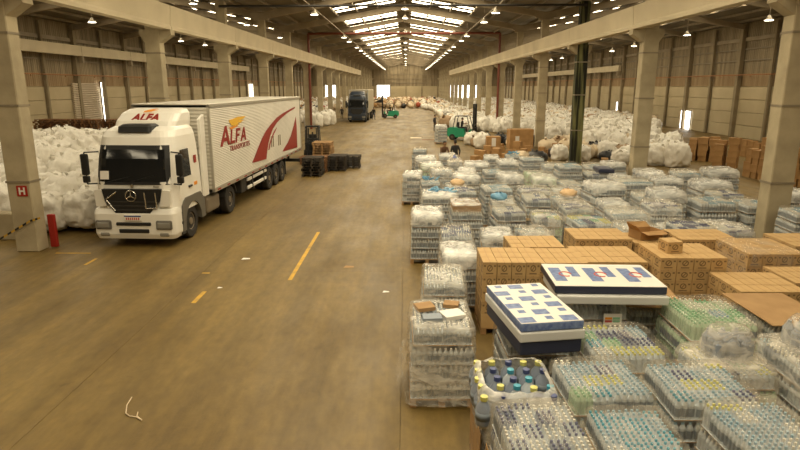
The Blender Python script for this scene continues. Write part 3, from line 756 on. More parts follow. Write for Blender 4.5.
# ------------------------------------------------------------------ people
def person(label, loc, rz, pose, top, bottom, hold=None):
    """front towards -y"""
    P = []; E_ = []; R_ = []
    def v(p, r, par=None):
        P.append(Vector(p)); R_.append(r if isinstance(r, tuple) else (r, r))
        if par is not None: E_.append((par, len(P) - 1))
        return len(P) - 1
    if pose == 'sit': hip = .62
    else: hip = .92
    lean = .28 if pose == 'bend' else (.03 if pose != 'sit' else .06)
    pel = v((0, 0, hip), (.15, .11)); sp1 = v((0, -lean * .35, hip + .2), (.145, .1), pel); sp2 = v((0, -lean * .75, hip + .4), (.17, .11), sp1); nk = v((0, -lean, hip + .52), (.085, .075), sp2); hd0 = v((0, -lean * 1.05, hip + .6), (.055, .055), nk)
    for s in (1, -1):
        sh = v((s * .18, -lean * .9, hip + .47), .068, sp2)
        if pose == 'sit': el = (s * .25, -.08, hip + .24); wr = (s * .17, -.34, hip + .3); fd = Vector((-s * .1, -1, .1))
        elif pose == 'bend': el = (s * .24, -lean - .08, hip + .18); wr = (s * .16, -lean - .28, hip + .06); fd = Vector((-s * .1, -.8, -.5))
        else: el = (s * .27, .03, hip + .2); wr = (s * .27, -.06, hip - .04); fd = Vector((0, -.15, -1))
        e = v(el, .048, sh); w = v(wr, .033, e)
        fd.normalize(); hnd = v(Vector(wr) + fd * .06, (.036, .02), w)
        side = fd.cross(Vector((1, 0, 0))); side = side.normalized() if side.length > .1 else Vector((0, 1, 0))
        for k, ln in enumerate((.075, .085, .08, .062)):
            o = side * (-.027 + .018 * k); a = v(Vector(wr) + fd * .1 + o, .0085, hnd); v(Vector(wr) + fd * (.1 + ln) + o + Vector((-s * .02, 0, 0)), .0075, a)
        a = v(Vector(wr) + fd * .05 - side * .045, .01, hnd); v(Vector(wr) + fd * .09 - side * .055, .008, a)
        if pose == 'sit': kn = (s * .13, -.42, hip + .0); an = (s * .13, -.46, hip - .42)
        elif pose == 'walk': kn = (s * .1, -.12 * s - .05, .5); an = (s * .1, -.22 * s + .06, .09)
        else: kn = (s * .11, -.03, .5); an = (s * .12, .02, .09)
        h = v((s * .1, 0, hip - .08), .095, pel); k_ = v(kn, .062, h); a_ = v(an, .042, k_); v((an[0], an[1] - .15, an[2] - .045), (.035, .03), a_)
    me = bpy.data.meshes.new('person'); me.from_pydata(P, E_, []); o = bpy.data.objects.new('person', me); COL.objects.link(o)
    md = o.modifiers.new('skin', 'SKIN'); sb = o.modifiers.new('sub', 'SUBSURF'); sb.levels = 1; sb.render_levels = 1
    for i, r in enumerate(R_): me.skin_vertices[0].data[i].radius = r; me.skin_vertices[0].data[i].use_root = (i == 0)
    dg = bpy.context.evaluated_depsgraph_get(); bm_ = bpy.data.meshes.new_from_object(o.evaluated_get(dg)); bpy.data.objects.remove(o)
    mb = MB(); mb.add([x.co.copy() for x in bm_.vertices], [list(f.vertices) for f in bm_.polygons], 0)
    wrist = [P[i] for i in range(len(P)) if R_[i][0] <= .0365 and R_[i][0] < .034 or R_[i] == (.036, .02)]
    for i, f in enumerate(mb.f):
        c = sum((Vector(mb.v[j]) for j in f), Vector()) / len(f)
        foot = c.z < (.12 if pose != 'sit' else hip - .46)
        mm = 3 if foot else (1 if c.z < hip + .02 and abs(c.x) < .215 or (pose == 'sit' and c.z < hip + .1 and c.y < -.1 and c.z < hip + .09) else 0)
        if any((c - w).length < .055 for w in wrist if w.z > .2 and abs(w.x) > .13) : mm = 2
        if c.z > hip + .545: mm = 2
        mb.m[i] = mm
    hc = Vector((0, -lean * 1.1 - .01, hip + .70))
    prof = [(.001, -.115), (.05, -.105), (.066, -.06), (.075, 0), (.076, .05), (.06, .095), (.03, .115), (.001, .12)]
    n0 = len(mb.v); mb.lathe(prof, 14, hc, m=2)
    for i in range(n0, len(mb.v)): x, y, z = mb.v[i]; mb.v[i] = (x, hc.y + (y - hc.y) * 1.2, z)
    mb.prism([(hc.y - .085, hc.z + .01), (hc.y - .115, hc.z - .03), (hc.y - .085, hc.z - .035)], 'x', -.013, .013, 2)
    for s in (1, -1):
        mb.rbox(s * .074 - .01, s * .074 + .01, hc.y - .01, hc.y + .03, hc.z - .03, hc.z + .03, .006, 1, 2); mb.cb((s * .03, hc.y - .086, hc.z + .012), (.022, .01, .012), 4)
    mb.cb((0, hc.y - .083, hc.z - .06), (.045, .008, .01), 3)
    b = mb.build('person', [top, bottom, 'skin', 'black', 'hair'], None, True, loc=loc, rz=rz, label=label, cat='person')
    h = MB(); h.lathe([(.079, .02), (.084, .06), (.07, .105), (.035, .13), (.001, .134)], 14, hc)
    for i in range(len(h.v)): x, y, z = h.v[i]; h.v[i] = (x, hc.y + .012 + (y - hc.y) * 1.2, z)
    h.rbox(-.076, .076, hc.y + .03, hc.y + .1, hc.z - .06, hc.z + .08, .03, 2); h.build('hair', 'hair', b, True)
    return b
PEOPLE = [
    ('person in a dark brown jacket bending among the pallets', (2.0, 32.4, 0), 20, 'bend', 'cloth_brown', 'cloth_black'),
    ('person in black clothes standing with back to the wrapped pallets', (2.75, 32.9, 0), 200, 'stand', 'cloth_black', 'cloth_black'),
    ('person in dark clothes standing by the brown round sack', (3.0, 62.5, 0), 60, 'stand', 'cloth_dark', 'cloth_black'),
    ('person in dark clothes walking between the dark truck and forklift', (-4.55, 84.5, 0), 30, 'walk', 'cloth_black', 'cloth_jeans'),
    ('person in dark clothes standing between left columns behind the truck', (-9.2, 86, 0), 10, 'stand', 'cloth_dark', 'cloth_black'),
    ('person in dark blue standing far back on the left', (-14.2, 92, 0), -20, 'walk', 'cloth_jeans', 'cloth_black'),
]
for lab, loc, rz, pose, a, b in PEOPLE: person(lab, loc, math.radians(rz), pose, a, b)
def driver(fk, lab):
    m = Matrix.Translation(fk.location) @ Matrix.Rotation(fk.rotation_euler.z, 4, 'Z'); q = m @ Vector((0, .9, .51))
    person(lab, q, fk.rotation_euler.z, 'sit', 'cloth_black', 'cloth_dark')
driver(fk2, 'person in black driving the green forklift beside the bags')
driver(fk1, 'person in black driving the far green forklift')
# ================================================================== GOODS
# ---- wooden pallet (1.0 x 1.2 x 0.14, origin at floor centre)
def pallet_mesh(mat):
    b = MB()
    for i in range(7): y = -.55 + i * 1.1 / 6; b.box(-.5, .5, y - .05, y + .05, .118, .14)
    for x in (-.45, 0, .45):
        b.box(x - .05, x + .05, -.6, .6, .098, .118)
        for y in (-.52, 0, .52): b.box(x - .05, x + .05, y - .07, y + .07, .02, .098)
        b.box(x - .05, x + .05, -.6, .6, 0, .02)
    return b.mesh('wooden_pallet', [mat])
PAL = {k: pallet_mesh(k) for k in ('wood', 'wood_dark', 'wood_red')}
# ---- bottle layers: real bottles side by side
CAPS = ['cap_white', 'cap_blue', 'cap_navy', 'cap_green', 'cap_yellow', 'cap_teal']
BMATS = ['bottle', 'packlabel_shaded', 'bottle_green', 'bottle_dark'] + CAPS
def bottle(b, x, y, cap, body=0, lab=1, full=True):
    n = 6
    prof = ([(.040, 0), (.040, .03), (.040, .03), (.040, .135), (.040, .135), (.040, .165), (.018, .215)] if full else [(.040, .15), (.040, .165), (.018, .215)])  # label band made tall so its painted shade darkens the load sides
    vs = []; ms = []
    for r, z in prof:
        for i in range(n): a = 2 * PI * (i + .5) / n; vs.append((x + r * math.cos(a), y + r * math.sin(a), z))
    o = len(b.v); b.v += vs
    for j in range(len(prof) - 1):
        if full and j in (1, 3): continue
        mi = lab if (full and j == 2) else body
        for i in range(n): b.f.append((o + j * n + i, o + j * n + (i + 1) % n, o + (j + 1) * n + (i + 1) % n, o + (j + 1) * n + i)); b.m.append(mi)
    o = len(b.v); c = 4 + cap
    for r, z in ((.019, .208), (.018, .238)):
        for i in range(n): a = 2 * PI * (i + .5) / n; b.v.append((x + r * math.cos(a), y + r * math.sin(a), z))
    for i in range(n): b.f.append((o + i, o + (i + 1) % n, o + n + (i + 1) % n, o + n + i)); b.m.append(c)
    b.f.append(tuple(range(o + n, o + 2 * n))); b.m.append(c)
NX, NY = 12, 14
def layer(pattern, top, seed=0):
    rnd = random.Random(seed); b = MB(); pk = {}
    for i in range(NX):
        for j in range(NY):
            if not top and 0 < i < NX - 1 and 0 < j < NY - 1: continue
            key = (i // 3, j // 4)
            if key not in pk: pk[key] = (pattern(key[0], key[1], rnd), rnd.uniform(-.02, .012) if top else 0)
            (cap, body, lab), dz = pk[key]
            x = -.49 + .98 * (i + .5) / NX + (1 - (i % 3)) * .003; y = -.59 + 1.18 * (j + .5) / NY + (1.5 - (j % 4)) * .003
            o_ = len(b.v)
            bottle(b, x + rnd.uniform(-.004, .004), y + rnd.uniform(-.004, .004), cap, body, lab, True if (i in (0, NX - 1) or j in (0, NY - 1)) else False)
            if dz:
                for q in range(o_, len(b.v)):
                    if b.v[q][2] > .1: b.v[q] = (b.v[q][0], b.v[q][1], b.v[q][2] + dz)
    b.box(-.49, .49, -.59, .59, 0, .004, 0); b.box(-.455, .455, -.55, .55, .004, .15, 0)
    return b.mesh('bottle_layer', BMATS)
def pat(*opts):
    def f(i, j, r): return r.choices([o[0] for o in opts], [o[1] for o in opts])[0]
    return f
PATS = {
    'blue': pat(((1, 0, 1), 4), ((0, 0, 1), 4)), 'navy': pat(((2, 0, 1), 4), ((0, 0, 1), 5), ((2, 3, 1), 1)),
    'white': pat(((0, 0, 0), 5), ((2, 3, 1), 2), ((2, 0, 1), 1)), 'green': pat(((3, 2, 2), 4), ((0, 2, 1), 4), ((1, 0, 1), 1)),
    'mix': pat(((4, 0, 0), 3), ((2, 3, 1), 2), ((3, 2, 2), 2), ((1, 0, 1), 3), ((0, 0, 0), 3)), 'bluey': pat(((1, 0, 1), 6), ((4, 0, 0), 1), ((5, 0, 1), 2), ((0, 0, 0), 4)),
    'grey': pat(((0, 0, 1), 3), ((1, 0, 0), 1), ((0, 3, 1), 2))}
def grid_pat(rows):
    """rows from back to front, one letter per pack"""
    K = {'b': (1, 0, 1), 'w': (0, 0, 0), 'y': (4, 0, 0), 'g': (3, 2, 2), 't': (5, 0, 1), 'n': (2, 3, 1), 'd': (2, 0, 1)}
    return lambda i, j, r: K[rows[3 - min(j, 3)][i]]
PATS.update({'patch': grid_pat(['wbbb', 'bbdb', 'byyb', 'gtbb']), 'two': grid_pat(['bbwy', 'bdbb', 'byyb', 'tbbd']), 'navies': grid_pat(['ndww', 'nwnw', 'wdwd', 'dwnw']), 'rows': grid_pat(['yywb', 'gnnb', 'tgnd', 'wyyy']), 'teal': grid_pat(['tbbt', 'tttb', 'bttt', 'wttt'])})
TOPS = {k: layer(f, True, i + 3) for i, (k, f) in enumerate(PATS.items())}
TOPS2 = {k: layer(f, True, i + 33) for i, (k, f) in enumerate(PATS.items())}
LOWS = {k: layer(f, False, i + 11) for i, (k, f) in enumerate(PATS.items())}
SHEET = MB().box(-.5, .5, -.6, .6, 0, .008).mesh('slip_sheet', ['kraft'])
def wrap_mesh(seed, cover, flare, mat, nl=4):
    """film shell around a 1.0 x 1.2 x 1.0 load (z 0..1), gathered over the rim"""
    b = MB(); per = []
    def rr(hx, hy, r, k):
        out = []
        for cx, cyy, a0 in ((hx - r, hy - r, 0), (-hx + r, hy - r, 90), (-hx + r, -hy + r, 180), (hx - r, -hy + r, 270)):
            for q in range(4): a = math.radians(a0 + 30 * q); out.append((cx + r * math.cos(a), cyy + r * math.sin(a)))
        res = []
        m = len(out)
        for i in range(m):
            a, c = out[i], out[(i + 1) % m]; d = math.hypot(a[0] - c[0], a[1] - c[1]); st = 1 if d < .3 else 6
            for q in range(st): res.append((a[0] + (c[0] - a[0]) * q / st, a[1] + (c[1] - a[1]) * q / st))
        return res
    rows = []
    zs = [-.02, .0] + [i / (nl * 4) for i in range(1, nl * 4 + 1)]
    for z in zs:
        ph = (z * nl) % 1; pinch = -.012 * (1 - min(1, min(ph, 1 - ph) * 5)) if 0 < z < .99 else 0
        fl = flare * max(0, .25 - z) * .5
        tp = 1 - .07 * max(0, (z - .72) / .28) ** 1.5; rows.append(([(x_ * tp, y_ * tp) for x_, y_ in rr(.515, .615, .14, 0)], z, .016 + pinch + fl, .026))
    tops = [(.995, .93, 1.022), (.9, .78, 1.03), (.74, .62, 1.025)] if not cover else [(.98, .9, 1.015), (.88, .78, 1.03), (.6, .55, 1.028), (.3, .3, 1.03), (.02, .02, 1.028)] if cover == 2 else [(.98, .92, 1.03), (.85, .75, 1.05), (.6, .55, 1.065), (.3, .3, 1.07), (.02, .02, 1.07)]
    for sx, sy, z in tops: rows.append(([(x * sx, y * (sy if not cover else sx)) for x, y in rr(.515 * .92, .615 * .92, .14, 0)], z, 0, .014))
    n = len(rows[0][0]); vs = []
    for k, (ring, z, off, amp) in enumerate(rows):
        for x, y in ring:
            l = math.hypot(x, y) or 1
            d = off + amp * nz((x * 4 + seed * 7.1, y * 4, z * 9)) + amp * .6 * nz((x * 11, y * 11 + seed, z * 17))
            d = max(d, .004) if z <= 1 else d
            vs.append((x + x / l * d, y + y / l * d, z + ((amp * 1.3 * abs(nz((x * 7 + seed, y * 7, 3))) + ((.07 if cover != 2 else .025) * abs(nz((x * 3.5 + seed, y * 3.5, 9))) if cover else 0)) if z > 1 else 0)))
    fs = [(j * n + i, j * n + (i + 1) % n, (j + 1) * n + (i + 1) % n, (j + 1) * n + i) for j in range(len(rows) - 1) for i in range(n)]
    b.add(vs, fs)
    if mat == 'wrap_milky' and cover == 1:
        lim = .80 + .05 * (seed % 3)
        for q, f in enumerate(b.f):
            if sum(b.v[t][2] for t in f) / 4 < lim + .06 * nz((b.v[f[0]][0] * 4, b.v[f[0]][1] * 4, seed)): b.m[q] = 1
    return b.mesh('shrink_wrap', [mat, 'wrap'], True)
WR = {'open': [wrap_mesh(k, 2, 0, 'wrap') for k in range(3)], 'cover': [wrap_mesh(10 + k, 1, 0, 'wrap_milky') for k in range(3)], 'film': [wrap_mesh(20 + k, True, .3, 'film') for k in range(3)], 'torn': [wrap_mesh(30, False, .5, 'film')]}
RECTS = []
def tidy(lst):
    """push overlapping footprints apart (x, y half sizes)"""
    for it in range(400):
        moved = False
        for a in range(len(lst)):
            for b in range(a + 1, len(lst)):
                A, B = lst[a], lst[b]
                ox = A['w'] / 2 + B['w'] / 2 + .06 - abs(A['x'] - B['x']); oy = A['d'] / 2 + B['d'] / 2 + .06 - abs(A['y'] - B['y'])
                if ox > 0 and oy > 0:
                    moved = True; k = .5
                    if ox < oy * .8:
                        s = 1 if A['x'] > B['x'] else -1
                        if A.get('fix'): B['x'] -= s * ox
                        elif B.get('fix'): A['x'] += s * ox
                        else: A['x'] += s * ox * k; B['x'] -= s * ox * k
                    else:
                        s = 1 if A['y'] > B['y'] else -1
                        if A.get('fix'): B['y'] -= s * oy
                        elif B.get('fix'): A['y'] += s * oy
                        else: A['y'] += s * oy * k; B['y'] -= s * oy * k
        if not moved: break
# every load: px box of its top face (left, right, back y, front y), height, pattern, wrap, label, extra
LOADS = []
def LD(xl, xr, yb, yf, h, pat_, wrap, label=None, kind='bottle', **kw):
    a = un(xl, yf, h); b = un(xr, yf, h); c = un((xl + xr) / 2, yb, h)
    w = b.x - a.x; d = c.y - a.y
    w = min(max(w, .86), 1.28); d = min(max(d, 1.0), 1.28)
    LOADS.append(dict(x=(a.x + b.x) / 2, y=a.y + d / 2, w=w, d=d, h=h, p=pat_, wrap=wrap, label=label, kind=kind, **kw))
# foreground
LD(408, 478, 297, 330, 1.25, 'grey', 'torn', 'torn-wrapped pallet of bottle packs alone at the aisle edge', extra='scraps', fix=True)
LD(421, 470, 262, 285, 1.12, 'grey', 'film', 'film-covered pallet with a crumpled bag top behind the torn-wrapped one', fix=True)
LD(441, 482, 240, 258, 1.2, 'grey', 'cover', 'milky-covered pallet beside the aisle with a rounded top', fix=True)
LD(440, 477, 221, 236, 1.25, 'navy', 'open', 'pallet of navy-capped bottles in front of the open wrapped box', fix=True)
LD(410, 446, 203, 217, 1.3, 'blue', 'cover', 'tall square pallet with pale printed tops at the aisle edge', fix=True)
LD(450, 485, 203, 212, 1.35, 'grey', 'open', 'pallet with an open wrapped cardboard box on it', extra='openbox', fix=True)
LD(484, 560, 367, 405, 1.3, 'navy', 'film', 'open-topped pallet of large loose bottles with yellow and blue caps', kind='loose', fix=True)
LD(561, 656, 360, 397, 1.4, 'bluey', 'open', 'pallet of blue-capped bottles with one yellow patch and green corner', fix=True, capset='patch')
LD(665, 765, 360, 402, 1.4, 'bluey', 'open', 'pallet of blue-capped bottles with two yellow patches', fix=True, capset='two')
LD(504, 605, 413, 455, 1.45, 'white', 'open', 'pallet of white-capped bottles with navy patches at the bottom edge', fix=True, capset='navies')
LD(607, 695, 410, 455, 1.35, 'blue', 'cover2', 'pallet of teal-capped bottles between two others at the bottom edge', fix=True, capset='teal')
LD(740, 828, 392, 440, 1.5, 'bluey', 'open', 'pallet of blue-capped bottles in the bottom right corner', fix=True)
LD(592, 677, 322, 355, 1.3, 'mix', 'open', 'pallet of mixed yellow, navy and green capped bottles', fix=True, capset='rows')
LD(690, 770, 295, 325, 1.3, 'green', 'open', 'pallet of pale green bottles in front of carton stacks', fix=True)
LD(690, 768, 336, 362, 1.05, 'mix', 'film', 'pallet wrapped in loose film with a bundle of big bottles on top', extra='bundle', fix=True)
LD(785, 850, 330, 372, 1.2, 'grey', 'film', 'tall loosely wrapped pallet cut by the right picture edge', extra='bundle', fix=True)
LD(755, 820, 297, 330, 1.2, 'grey', 'open', 'pallet topped with a flat brown cardboard sheet', extra='sheet', fix=True)
LD(505, 578, 316, 345, .98, 'navy', 'open', 'wrapped pallet under the blue printed slab packs', fix=True)
LD(566, 634, 291, 306, 1.18, 'white', 'open', 'pallet of white-capped bottles carrying the long printed slab', extra='label', fix=True)
LD(634, 674, 293, 312, 1.0, 'grey', 'open', 'low pallet covered by a loose brown cardboard sheet', extra='sheet2', fix=True)
# the field behind
FIELD = [(482, 517, 229, 238, 1.2, 'grey', 'cover'), (520, 556, 226, 236, 1.2, 'grey', 'film'), (416, 465, 190, 197, 1.25, 'blue', 'cover', 'bluetop'), (402, 424, 168, 176, 1.3, 'grey', 'cover'),
 (412, 428, 144, 150, 1.25, 'blue', 'open'), (414, 438, 153, 159, 1.2, 'blue', 'cover'), (438, 456, 150, 155, 1.2, 'grey', 'cover'), (448, 464, 156, 163, 1.0, 'navy', 'film', 'tent'),
 (419, 445, 160, 166, 1.25, 'green', 'cover'), (433, 459, 165, 172, 1.2, 'grey', 'film'), (424, 440, 176, 183, 1.2, 'blue', 'open', 'bluetop'), (446, 466, 181, 188, 1.15, 'grey', 'film', 'orangebag'),
 (463, 493, 159, 165, 1.2, 'grey', 'cover'), (499, 520, 158, 163, 1.25, 'blue', 'cover'), (508, 522, 151, 156, 1.2, 'blue', 'open', 'bluetop'), (522, 547, 154, 159, 1.4, 'blue', 'open'),
 (485, 501, 154, 158, 1.1, 'grey', 'cover'), (455, 475, 168, 172, 1.1, 'grey', 'cover'), (454, 484, 175, 180, 1.2, 'grey', 'cover'), (489, 500, 167, 172, 1.25, 'blue', 'open'), (500, 526, 171, 178, 1.2, 'grey', 'cover'),
 (527, 547, 168, 175, 1.15, 'green', 'film'), (535, 562, 175, 181, 1.2, 'green', 'cover'), (477, 511, 182, 190, 1.4, 'blue', 'open'), (492, 520, 195, 203, 1.2, 'grey', 'film', 'bluebag'),
 (497, 532, 205, 213, 1.3, 'navy', 'open'), (521, 556, 186, 192, 1.2, 'navy', 'film'), (529, 556, 192, 200, 1.25, 'navy', 'open', 'tray'), (533, 562, 211, 219, 1.2, 'mix', 'film'),
 (465, 477, 184, 190, 1.15, 'navy', 'open'), (562, 589, 161, 166, 1.45, 'blue', 'open'), (590, 611, 161, 167, 1.2, 'blue', 'film'), (611, 633, 160, 165, 1.2, 'grey', 'cover'), (628, 653, 164, 170, 1.2, 'blue', 'cover'),
 (585, 616, 170, 175, 1.3, 'navy', 'open', 'darkpack'), (562, 584, 178, 184, 1.15, 'grey', 'open'), (591, 630, 180, 188, 1.4, 'grey', 'cover'), (632, 672, 178, 188, 1.4, 'blue', 'open'),
 (616, 630, 174, 178, 1.2, 'grey', 'cover'), (645, 668, 170, 175, 1.15, 'grey', 'cover'), (660, 690, 175, 182, 1.15, 'grey', 'cover'), (556, 590, 187, 193, 1.15, 'navy', 'film'), (559, 588, 196, 203, 1.2, 'grey', 'film', 'orangebag'),
 (564, 597, 203, 210, 1.2, 'navy', 'film'), (574, 616, 212, 222, 1.2, 'mix', 'open'), (617, 658, 207, 216, 1.2, 'blue', 'film'), (618, 660, 219, 228, 1.2, 'blue', 'film'), (654, 690, 201, 209, 1.2, 'navy', 'film'),
 (664, 704, 211, 220, 1.2, 'navy', 'open'), (694, 738, 195, 203, 1.35, 'blue', 'open'), (672, 706, 188, 195, 1.3, 'grey', 'cover'), (697, 737, 175, 184, 1.35, 'grey', 'cover'), (711, 744, 167, 172, 1.35, 'grey', 'cover'),
 (717, 750, 189, 195, 1.2, 'navy', 'open'), (737, 769, 196, 205, 1.35, 'grey', 'open'), (707, 744, 220, 227, 1.15, 'navy', 'film'), (669, 710, 226, 232, 1.0, 'blue', 'cover'), (718, 756, 228, 233, .95, 'navy', 'cover'),
 (680, 706, 168, 174, 1.2, 'blue', 'film'), (790, 822, 188, 196, 1.3, 'grey', 'cover'), (792, 826, 204, 212, 1.3, 'blue', 'open'), (640, 662, 190, 197, 1.15, 'blue', 'film'), (544, 566, 160, 166, 1.1, 'grey', 'film'), (600, 628, 196, 203, 1.1, 'grey', 'cover')]
for e in FIELD: LD(*e[:4], e[4] * random.uniform(.9, 1.13), *e[5:7], None, extra=(e[7] if len(e) > 7 else None))
# carton stacks: px box of the top face, height, columns, rows deep, visible courses, description
STACKS = [
 (483, 541, 247, 262, 1.45, 4, 3, 4, 'left carton stack beside the aisle'), (513, 567, 239, 247, 1.3, 4, 3, 2, 'carton stack behind the leftmost two stacks'),
 (543, 600, 248, 263, 1.3, 4, 3, 2, 'carton stack behind the long printed slab'), (576, 637, 228, 239, 1.3, 4, 3, 2, 'carton stack nearest the mixed bottle pallets'),
 (593, 660, 246, 262, 1.3, 4, 3, 2, 'carton stack left of the tallest carton stack'), (661, 728, 243, 258, 1.5, 4, 3, 5, 'tall carton stack with a single box'),
 (683, 745, 232, 243, 1.35, 4, 3, 3, 'carton stack behind the tallest carton stack'), (740, 798, 234, 250, 1.4, 4, 3, 3, 'film-wrapped carton stack in front of the right column'),
 (727, 792, 265, 283, 1.25, 4, 3, 3, 'low carton stack right of the tall stack'), (796, 850, 267, 283, 1.25, 4, 3, 2, 'carton stack cut by the right picture edge'), (795, 840, 233, 246, 1.4, 3, 3, 2, 'carton stack behind the right picture edge stack'),
 (636, 668, 232, 241, 1.2, 3, 3, 2, 'carton stack under the torn open carton')]
for xl, xr, yb, yf, h, nx_, ny_, vis, lab in STACKS: LD(xl, xr, yb, yf, h, None, None, lab, kind='carton', nx=nx_, ny=ny_, vis=vis, fix=lab.startswith(('left', 'tall')))
for cx, yy in ((CR, 16.5), (CR, 26.5), (CR, 36.5)): LOADS.append(dict(x=cx, y=yy, w=.9, d=.75, kind='none', fix=True))
LOADS.append(dict(x=2.35, y=32.7, w=1.5, d=1.2, kind='none', fix=True))
tidy(LOADS)
# labels for the field: rows counted from the camera, places counted from the aisle
LOOK = {'blue': 'blue-topped', 'navy': 'navy-dotted', 'grey': 'white-topped', 'green': 'greenish', 'mix': 'yellow-and-blue-topped', 'white': 'white-capped'}
WRAPW = {'open': 'layered bottle pallet', 'cover': 'milky wrapped pallet', 'film': 'loosely film-wrapped pallet'}
EXT = {'bluetop': ' with bright blue bottles heaped on top', 'tent': ' peaked like a tent with a blue mark', 'orangebag': ' with an orange crumpled bag on top', 'bluebag': ' with a blue bag on top', 'tray': ' on an orange cardboard tray', 'darkpack': ' with a dark navy pack on top'}
ORD = ['first', 'second', 'third', 'fourth', 'fifth', 'sixth', 'seventh', 'eighth', 'ninth', 'tenth', 'eleventh', 'twelfth', 'thirteenth', 'fourteenth']
fld = sorted([l for l in LOADS if l['kind'] == 'bottle' and not l['label']], key=lambda l: l['y'])
rows_ = [[fld[0]]]
for l in fld[1:]:
    if l['y'] - rows_[-1][0]['y'] > 1.7: rows_.append([])
    rows_[-1].append(l)
for ri, r in enumerate(rows_):
    for ci, l in enumerate(sorted(r, key=lambda l: l['x'])):
        place = ORD[ci] + ' from the aisle in the ' + ORD[ri] + ' row behind'
        l['label'] = (LOOK[l['p']] + ' ' + WRAPW[l['wrap']] + EXT.get(l.get('extra'), ''))
        if not l.get('extra'): l['label'] += ', ' + place
        elif l['extra'] in ('bluetop', 'orangebag', 'tray'): l['label'] = LOOK[l['p']] + ' pallet' + EXT[l['extra']] + ', ' + ORD[ri] + ' row behind'
# ---- crumpled bags
def bag_mesh(name, mat, seed, sub, tall=1.0, square=.7, ears=True):
    bm = bmesh.new(); bmesh.ops.create_icosphere(bm, subdivisions=sub, radius=1); b = MB(); vs = []
    for v in bm.verts:
        p = v.co.copy(); q = Vector([math.copysign(abs(c) ** square, c) for c in p]); q = p.lerp(q, .8)
        d = 1 + .18 * nz((p.x * 1.6 + seed * 3.3, p.y * 1.6, p.z * 1.6)) + .14 * (1 - 2.4 * abs(nz((p.x * 3.2, p.y * 3.2 + seed, p.z * 3.2)))) + .07 * (1 - 2.4 * abs(nz((p.x * 7, p.y * 7, p.z * 7 + seed))))
        q *= d
        if q.z > .6: q.z += .25 * max(0, nz((q.x * 3 + seed, q.y * 3, 1.7))) + .12 * nz((q.x * 8, q.y * 8, seed))
        vs.append((q.x * .52, q.y * .52, max((q.z + .92) * .55 * tall, 0.0)))
    bm.verts.index_update(); b.add(vs, [[v.index for v in f.verts] for f in bm.faces]); bm.free()
    if ears:
        r = random.Random(seed)
        for k in range(9 if sub == 4 else 4):
            a = r.uniform(0, 6.28); ra = r.uniform(.12, .42); c = Vector((ra * math.cos(a), ra * math.sin(a), (1.04 - .3 * ra) * tall)); d = Vector((r.uniform(-.18, .18), r.uniform(-.18, .18), r.uniform(.12, .28)))
            e = d.cross(Vector((0, 0, 1))).normalized() * .12
            b.add([c - e - Vector((0, 0, .1)), c + e - Vector((0, 0, .1)), c + d + e * .7, c + d - e * .4, c + d * .5 + Vector((.06, .05, 0))], [(0, 1, 4), (1, 2, 4), (2, 3, 4), (3, 0, 4)])
    return b.mesh(name, [mat], True), b
BAGS = [bag_mesh('bulk_bag', 'bag', k, 4, 1.0 + .06 * k)[0] for k in range(5)]
BAG_CREAM = [bag_mesh('sack', 'bag_cream', 20 + k, 3, .8)[0] for k in range(2)]
BAG_ = {k: bag_mesh('bag', k, 40 + i, 3, .75)[0] for i, k in enumerate(('bag_brown', 'bag_black', 'bag_blue', 'bag_orange'))}
# ---- cartons
def carton_mesh(name, w, d, h, mat):
    b = MB().box(-w / 2, w / 2, -d / 2, d / 2, 0, h); b.box(-.006, .006, -d / 2 - .001, d / 2 + .001, h - .02, h + .0015, 1)
    me = b.mesh(name, [mat, 'tape']); uv = me.uv_layers.new()
    q = [(0.001, 0), (1, 0), (1, 1), (.001, 1)]
    for p in me.polygons:
        nm = p.normal
        for k, li in enumerate(p.loop_indices):
            co = me.vertices[me.loops[li].vertex_index].co
            if p.index >= 6 or abs(nm.z) > .5: uv.data[li].uv = (0, 0)
            elif abs(nm.y) > .5: uv.data[li].uv = ((co.x / w + .5) * .998 + .002, co.z / h)
            else: uv.data[li].uv = ((co.y / d + .5) * .998 + .002, co.z / h)
    return me
